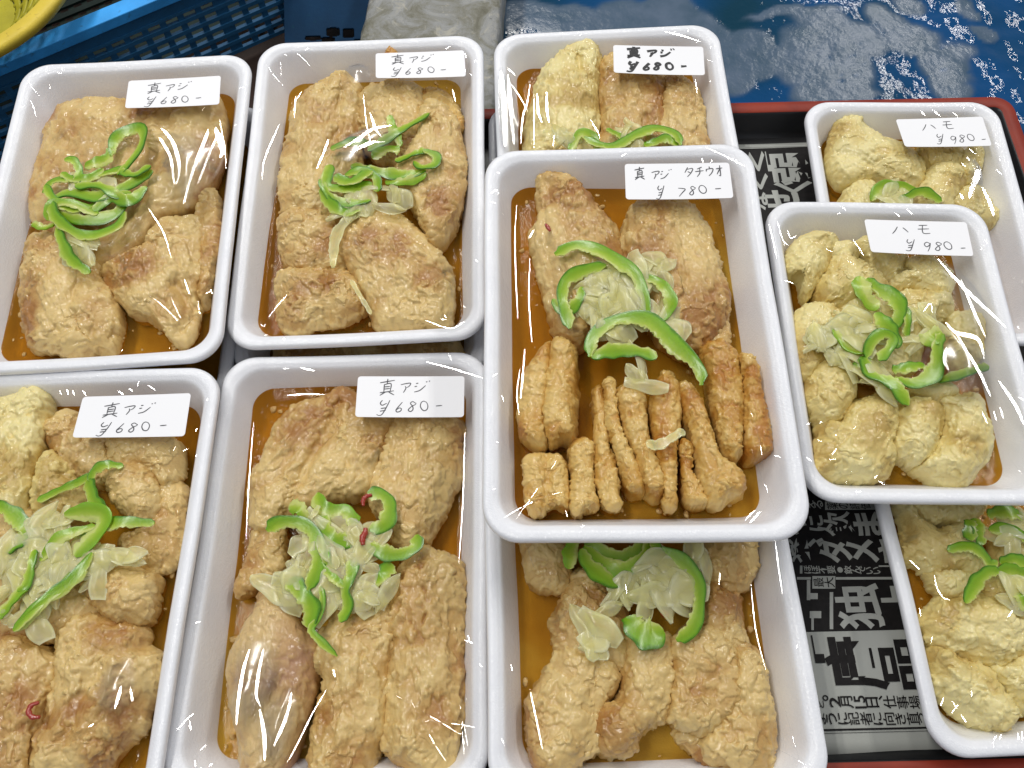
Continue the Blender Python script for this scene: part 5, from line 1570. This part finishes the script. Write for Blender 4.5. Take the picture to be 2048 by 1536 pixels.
sticker('T8', [(1726,442),(1932,445),(1944,516),(1738,510)], ROW980, '980 yen sticker on the upper small pack', seed=9, jit=.01)
sticker('U1', [(300,300),(484,296),(480,345),(298,350)], [], 'hidden sticker peeping out between the two back left packs', seed=10)

# ================================================================== FILM: folds, blisters and creases shaped to glint
CR = {
 'T1': [[(330,262),(352,292),(360,340),(358,370)],[(325,280),(345,320),(352,372)],[(420,265),(400,320),(385,360),(372,410)],[(436,270),(412,330),(396,372)],[(440,240),(450,300),(452,340)],[(300,420),(330,470),(345,520)],[(370,560),(380,590)]],
 'T2': [[(592,205),(605,185)],[(592,195),(590,240)],[(905,180),(912,206)],[(690,300),(715,286),(745,265),(782,258)],[(700,312),(740,290),(770,290)],[(640,330),(655,300),(660,285)],[(560,250),(530,320),(525,360)],[(728,195),(735,255),(745,300)],[(850,640),(900,655),(930,640)]],
 'T3': [[(1015,135),(1030,150)],[(1020,165),(1040,195),(1055,225)],[(1060,170),(1055,205),(1045,240),(1042,290)],[(1075,195),(1078,230),(1084,248)],[(1093,190),(1094,225),(1098,250)],[(1068,190),(1068,300)],[(1330,62),(1370,72),(1400,82)],[(1180,245),(1195,270),(1200,285)],[(1390,160),(1394,190)],[(1108,275),(1106,300)]],
 'T4': [[(120,782),(124,790)],[(134,779),(138,790)],[(146,780),(150,792)],[(166,782),(174,792)],[(236,782),(248,790)],[(258,776),(266,784)],[(296,770),(310,780)],[(245,1375),(238,1400),(232,1418)],[(262,1376),(268,1402)],[(180,1455),(190,1448)],[(375,1440),(378,1460)],[(350,1460),(368,1440),(385,1425)]],
 'T5': [[(575,792),(610,790),(650,791)],[(508,845),(500,960),(494,1080)],[(930,860),(926,1000),(918,1130)],[(850,722),(900,735),(970,755)],[(600,735),(630,742)],[(500,1300),(488,1340),(478,1400),(474,1448)],[(528,1300),(518,1350),(514,1390),(522,1412)],[(585,1385),(575,1430),(550,1490)],[(520,1420),(530,1470),(530,1520)],[(655,1380),(625,1430),(600,1480),(575,1525)],[(668,1340),(672,1355)],[(400,1500),(412,1490)]],
 'T6': [[(1056,1095),(1062,1120),(1072,1145)],[(1550,1080),(1556,1130),(1565,1190)],[(1438,1145),(1436,1172)],[(1250,1170),(1252,1190)],[(1500,1170),(1510,1260),(1530,1340)],[(1060,1380),(1075,1450),(1085,1500)]],
 'TC': [[(1034,410),(1030,470),(1032,560),(1036,640)],[(1058,480),(1068,462)],[(1040,740),(1034,790),(1038,830)],[(1050,700),(1045,760),(1042,800)],[(1412,292),(1450,310),(1490,330)],[(1060,520),(1058,600),(1064,690)],[(1490,1040),(1510,1020)],[(1500,1045),(1522,1022)]],
 'T7': [[(1840,222),(1850,234)],[(1865,220),(1880,234)],[(1905,225),(1915,234)],[(1935,300),(1950,312)],[(1945,325),(1952,345),(1940,380),(1935,400)],[(1960,380),(1975,410),(1985,440)],[(1990,340),(2005,352)],[(1930,318),(1938,326)],[(1920,330),(1928,338)]],
 'T8': [[(1540,445),(1548,480),(1555,515)],[(1556,440),(1562,465),(1570,490)],[(1575,460),(1582,476),(1592,472)],[(1872,522),(1905,560),(1940,595),(2008,655)],[(1918,566),(1940,620),(1965,675)],[(1908,672),(1930,710),(1955,750),(1976,795)],[(1885,650),(1905,668),(1950,678),(1965,720)],[(1995,765),(2030,815),(2045,850)],[(1960,825),(1972,850)],[(1984,825),(1990,842)],[(1998,818),(2004,838)],[(1704,482),(1716,500),(1724,515)],[(1570,560),(1588,568)],[(1842,628),(1856,612),(1860,630)],[(1790,425),(1800,436)],[(1815,418),(1826,430)]],
 'T9': [[(1818,1120),(1838,1140)],[(1866,1152),(1872,1178),(1884,1196),(1898,1202)],[(1838,1215),(1842,1232)],[(1888,1395),(1882,1412)],[(1922,1430),(1934,1446)],[(1988,1480),(1994,1472)],[(2000,1480),(2003,1468)],[(2036,1466),(2038,1480)],[(2044,1462),(2046,1480)],[(2010,1236),(2020,1222)]],
}
CW = {   # broad glare lines: (line, half width)
 'T1': [([(326,262),(350,292),(362,340),(356,375)], 0.0011), ([(322,282),(344,320),(352,374)], 0.0007), ([(418,262),(398,318),(384,360),(370,412)], 0.0010), ([(438,268),(414,328),(398,374)], 0.0008), ([(432,258),(446,300),(440,318)], 0.0022)],
 'T2': [([(690,302),(716,286),(746,266),(784,257)], 0.0011), ([(706,314),(742,294),(772,290)], 0.0008), ([(742,232),(752,262),(764,280)], 0.0007), ([(636,345),(652,306),(658,285)], 0.0006)],
 'T3': [([(1002,140),(1006,210),(1010,292)], 0.0030), ([(1016,150),(1022,215),(1028,290)], 0.0016), ([(1074,190),(1077,230),(1084,250)], 0.0008), ([(1093,188),(1094,226),(1098,250)], 0.0008)],
 'T4': [([(245,1372),(238,1400),(231,1418)], 0.0008), ([(263,1374),(266,1402)], 0.0006)],
 'T5': [([(502,1300),(489,1342),(479,1400),(474,1450)], 0.0009), ([(530,1300),(519,1352),(515,1392),(523,1412)], 0.0008), ([(586,1385),(576,1432),(549,1492)], 0.0009), ([(522,1420),(530,1472),(530,1522)], 0.0009)],
 'T7': [([(1946,322),(1953,346),(1941,380),(1934,402)], 0.0020), ([(1960,378),(1976,410),(1986,442)], 0.0012), ([(1915,392),(1924,408)], 0.0009)],
 'T8': [([(1872,522),(1905,560),(1940,595),(2010,656)], 0.0012), ([(1918,564),(1940,618),(1967,678)], 0.0008), ([(1908,672),(1930,710),(1955,750),(1977,796)], 0.0009), ([(1886,650),(1906,670),(1950,682),(1964,716)], 0.0012), ([(1888,700),(1884,724),(1892,748)], 0.0012), ([(1994,764),(2030,815),(2046,850)], 0.0010)],
}
for n, lines in CR.items():
    mb, hn = MB(), []
    def fold(*a, **k):
        v_, f_, n_ = crease(*a, **k)
        mb.add(v_, f_); hn.extend(n_)
    for ln, r_ in CW.get(n, ()):
        fold(n, ln, r=r_, lift=0.0008, wander=0.2)
    for k, ln in enumerate(lines):
        fold(n, ln, r=0.00026 if (k * 7 + len(ln)) % 3 else 0.00042)
    # long slack folds from the corners, normals aimed for broken glints
    rng = np.random.default_rng(sum(map(ord, n)) * 5 + 2)
    w_, l_ = DIM[n]
    def to_px(pts):
        out = []
        for u, v in pts:
            d = np.array(TM[n] @ Vector((u, v, 0.003))) - CAM
            out.append((CX + FPX * (d @ RIGHT) / (d @ FWD), CY - FPX * (d @ UP) / (d @ FWD)))
        return out
    for _ in range(7):
        sx, sy = rng.choice([-1, 1]), rng.choice([-1, 1])
        u0, v0 = sx * (w_ / 2 - rng.uniform(0.004, 0.022)), sy * (l_ / 2 - rng.uniform(0.004, 0.03))
        a = math.atan2(-v0, -u0) + rng.normal(0, 0.35); q = rng.uniform(0.008, 0.034)
        bend = rng.normal(0, 0.12)
        fold(n, to_px([(u0 + q * t * math.cos(a + bend * t), v0 + q * t * math.sin(a + bend * t)) for t in (0, .33, .66, 1)]), r=rng.uniform(0.00006, 0.00016), wander=1.6)
    # small glints added along the lip as aimed puckers, bunched near the corners
    rng = np.random.default_rng(sum(map(ord, n)) * 3 + 1)
    w_, l_ = DIM[n]
    for _ in range(13):
        sx, sy = rng.choice([-1, 1]), rng.choice([-1, 1])
        if rng.uniform() < 0.5:
            u, v = sx * (w_ / 2 - rng.uniform(0.003, 0.014)), sy * (l_ / 2 - 0.015 - abs(rng.normal(0, 0.03)))
        else:
            u, v = sx * (w_ / 2 - 0.015 - abs(rng.normal(0, 0.022))), sy * (l_ / 2 - rng.uniform(0.003, 0.014))
        a = rng.uniform(0, 3.14); q = rng.uniform(0.0006, 0.0022)
        P3 = [np.array(TM[n] @ Vector((u + q * math.cos(a) * k_, v + q * math.sin(a) * k_, 0.003))) for k_ in (-1, 0, 1)]
        pxs = []
        for p in P3:
            d = p - CAM
            pxs.append((CX + FPX * (d @ RIGHT) / (d @ FWD), CY - FPX * (d @ UP) / (d @ FWD)))
        fold(n, pxs, r=rng.uniform(0.00007, 0.00022))
    tag(mesh_obj('film_crease_glints', mb.v, mb.f, MAT['crease'], ROOT[n], attrs={'glint_normal': hn}), kind='stuff')
BU = {
 'T1': [([(322,268),(360,252),(420,262),(450,290),(440,340),(400,400),(370,420),(345,380),(318,330)], 0.004)],
 'T2': [([(690,135),(720,125),(745,140),(745,165),(710,170),(690,160)], 0.003), ([(655,310),(700,270),(770,250),(800,270),(770,310),(700,330)], 0.004)],
 'T3': [([(995,140),(1015,140),(1035,190),(1040,280),(1000,290)], 0.003)],
 'T4': [([(205,1340),(260,1310),(278,1340),(270,1400),(235,1425),(190,1415)], 0.003)],
 'T5': [([(470,1300),(500,1275),(550,1290),(560,1350),(530,1420),(490,1450),(452,1452),(462,1370)], 0.004), ([(520,1430),(580,1370),(600,1400),(580,1480),(550,1530),(525,1510)], 0.004)],
 'T8': [([(1870,520),(1910,530),(1960,580),(1990,640),(1960,690),(1920,640),(1890,580)], 0.003), ([(1895,660),(1950,680),(1985,720),(1992,770),(1960,800),(1900,790),(1875,720)], 0.004)],
 'T7': [([(1930,310),(1960,330),(1965,380),(1940,400),(1935,350)], 0.003)],
}
for n, rows in BU.items():
    for pts, h in rows:
        bulge(n, ROOT[n], pts, h)
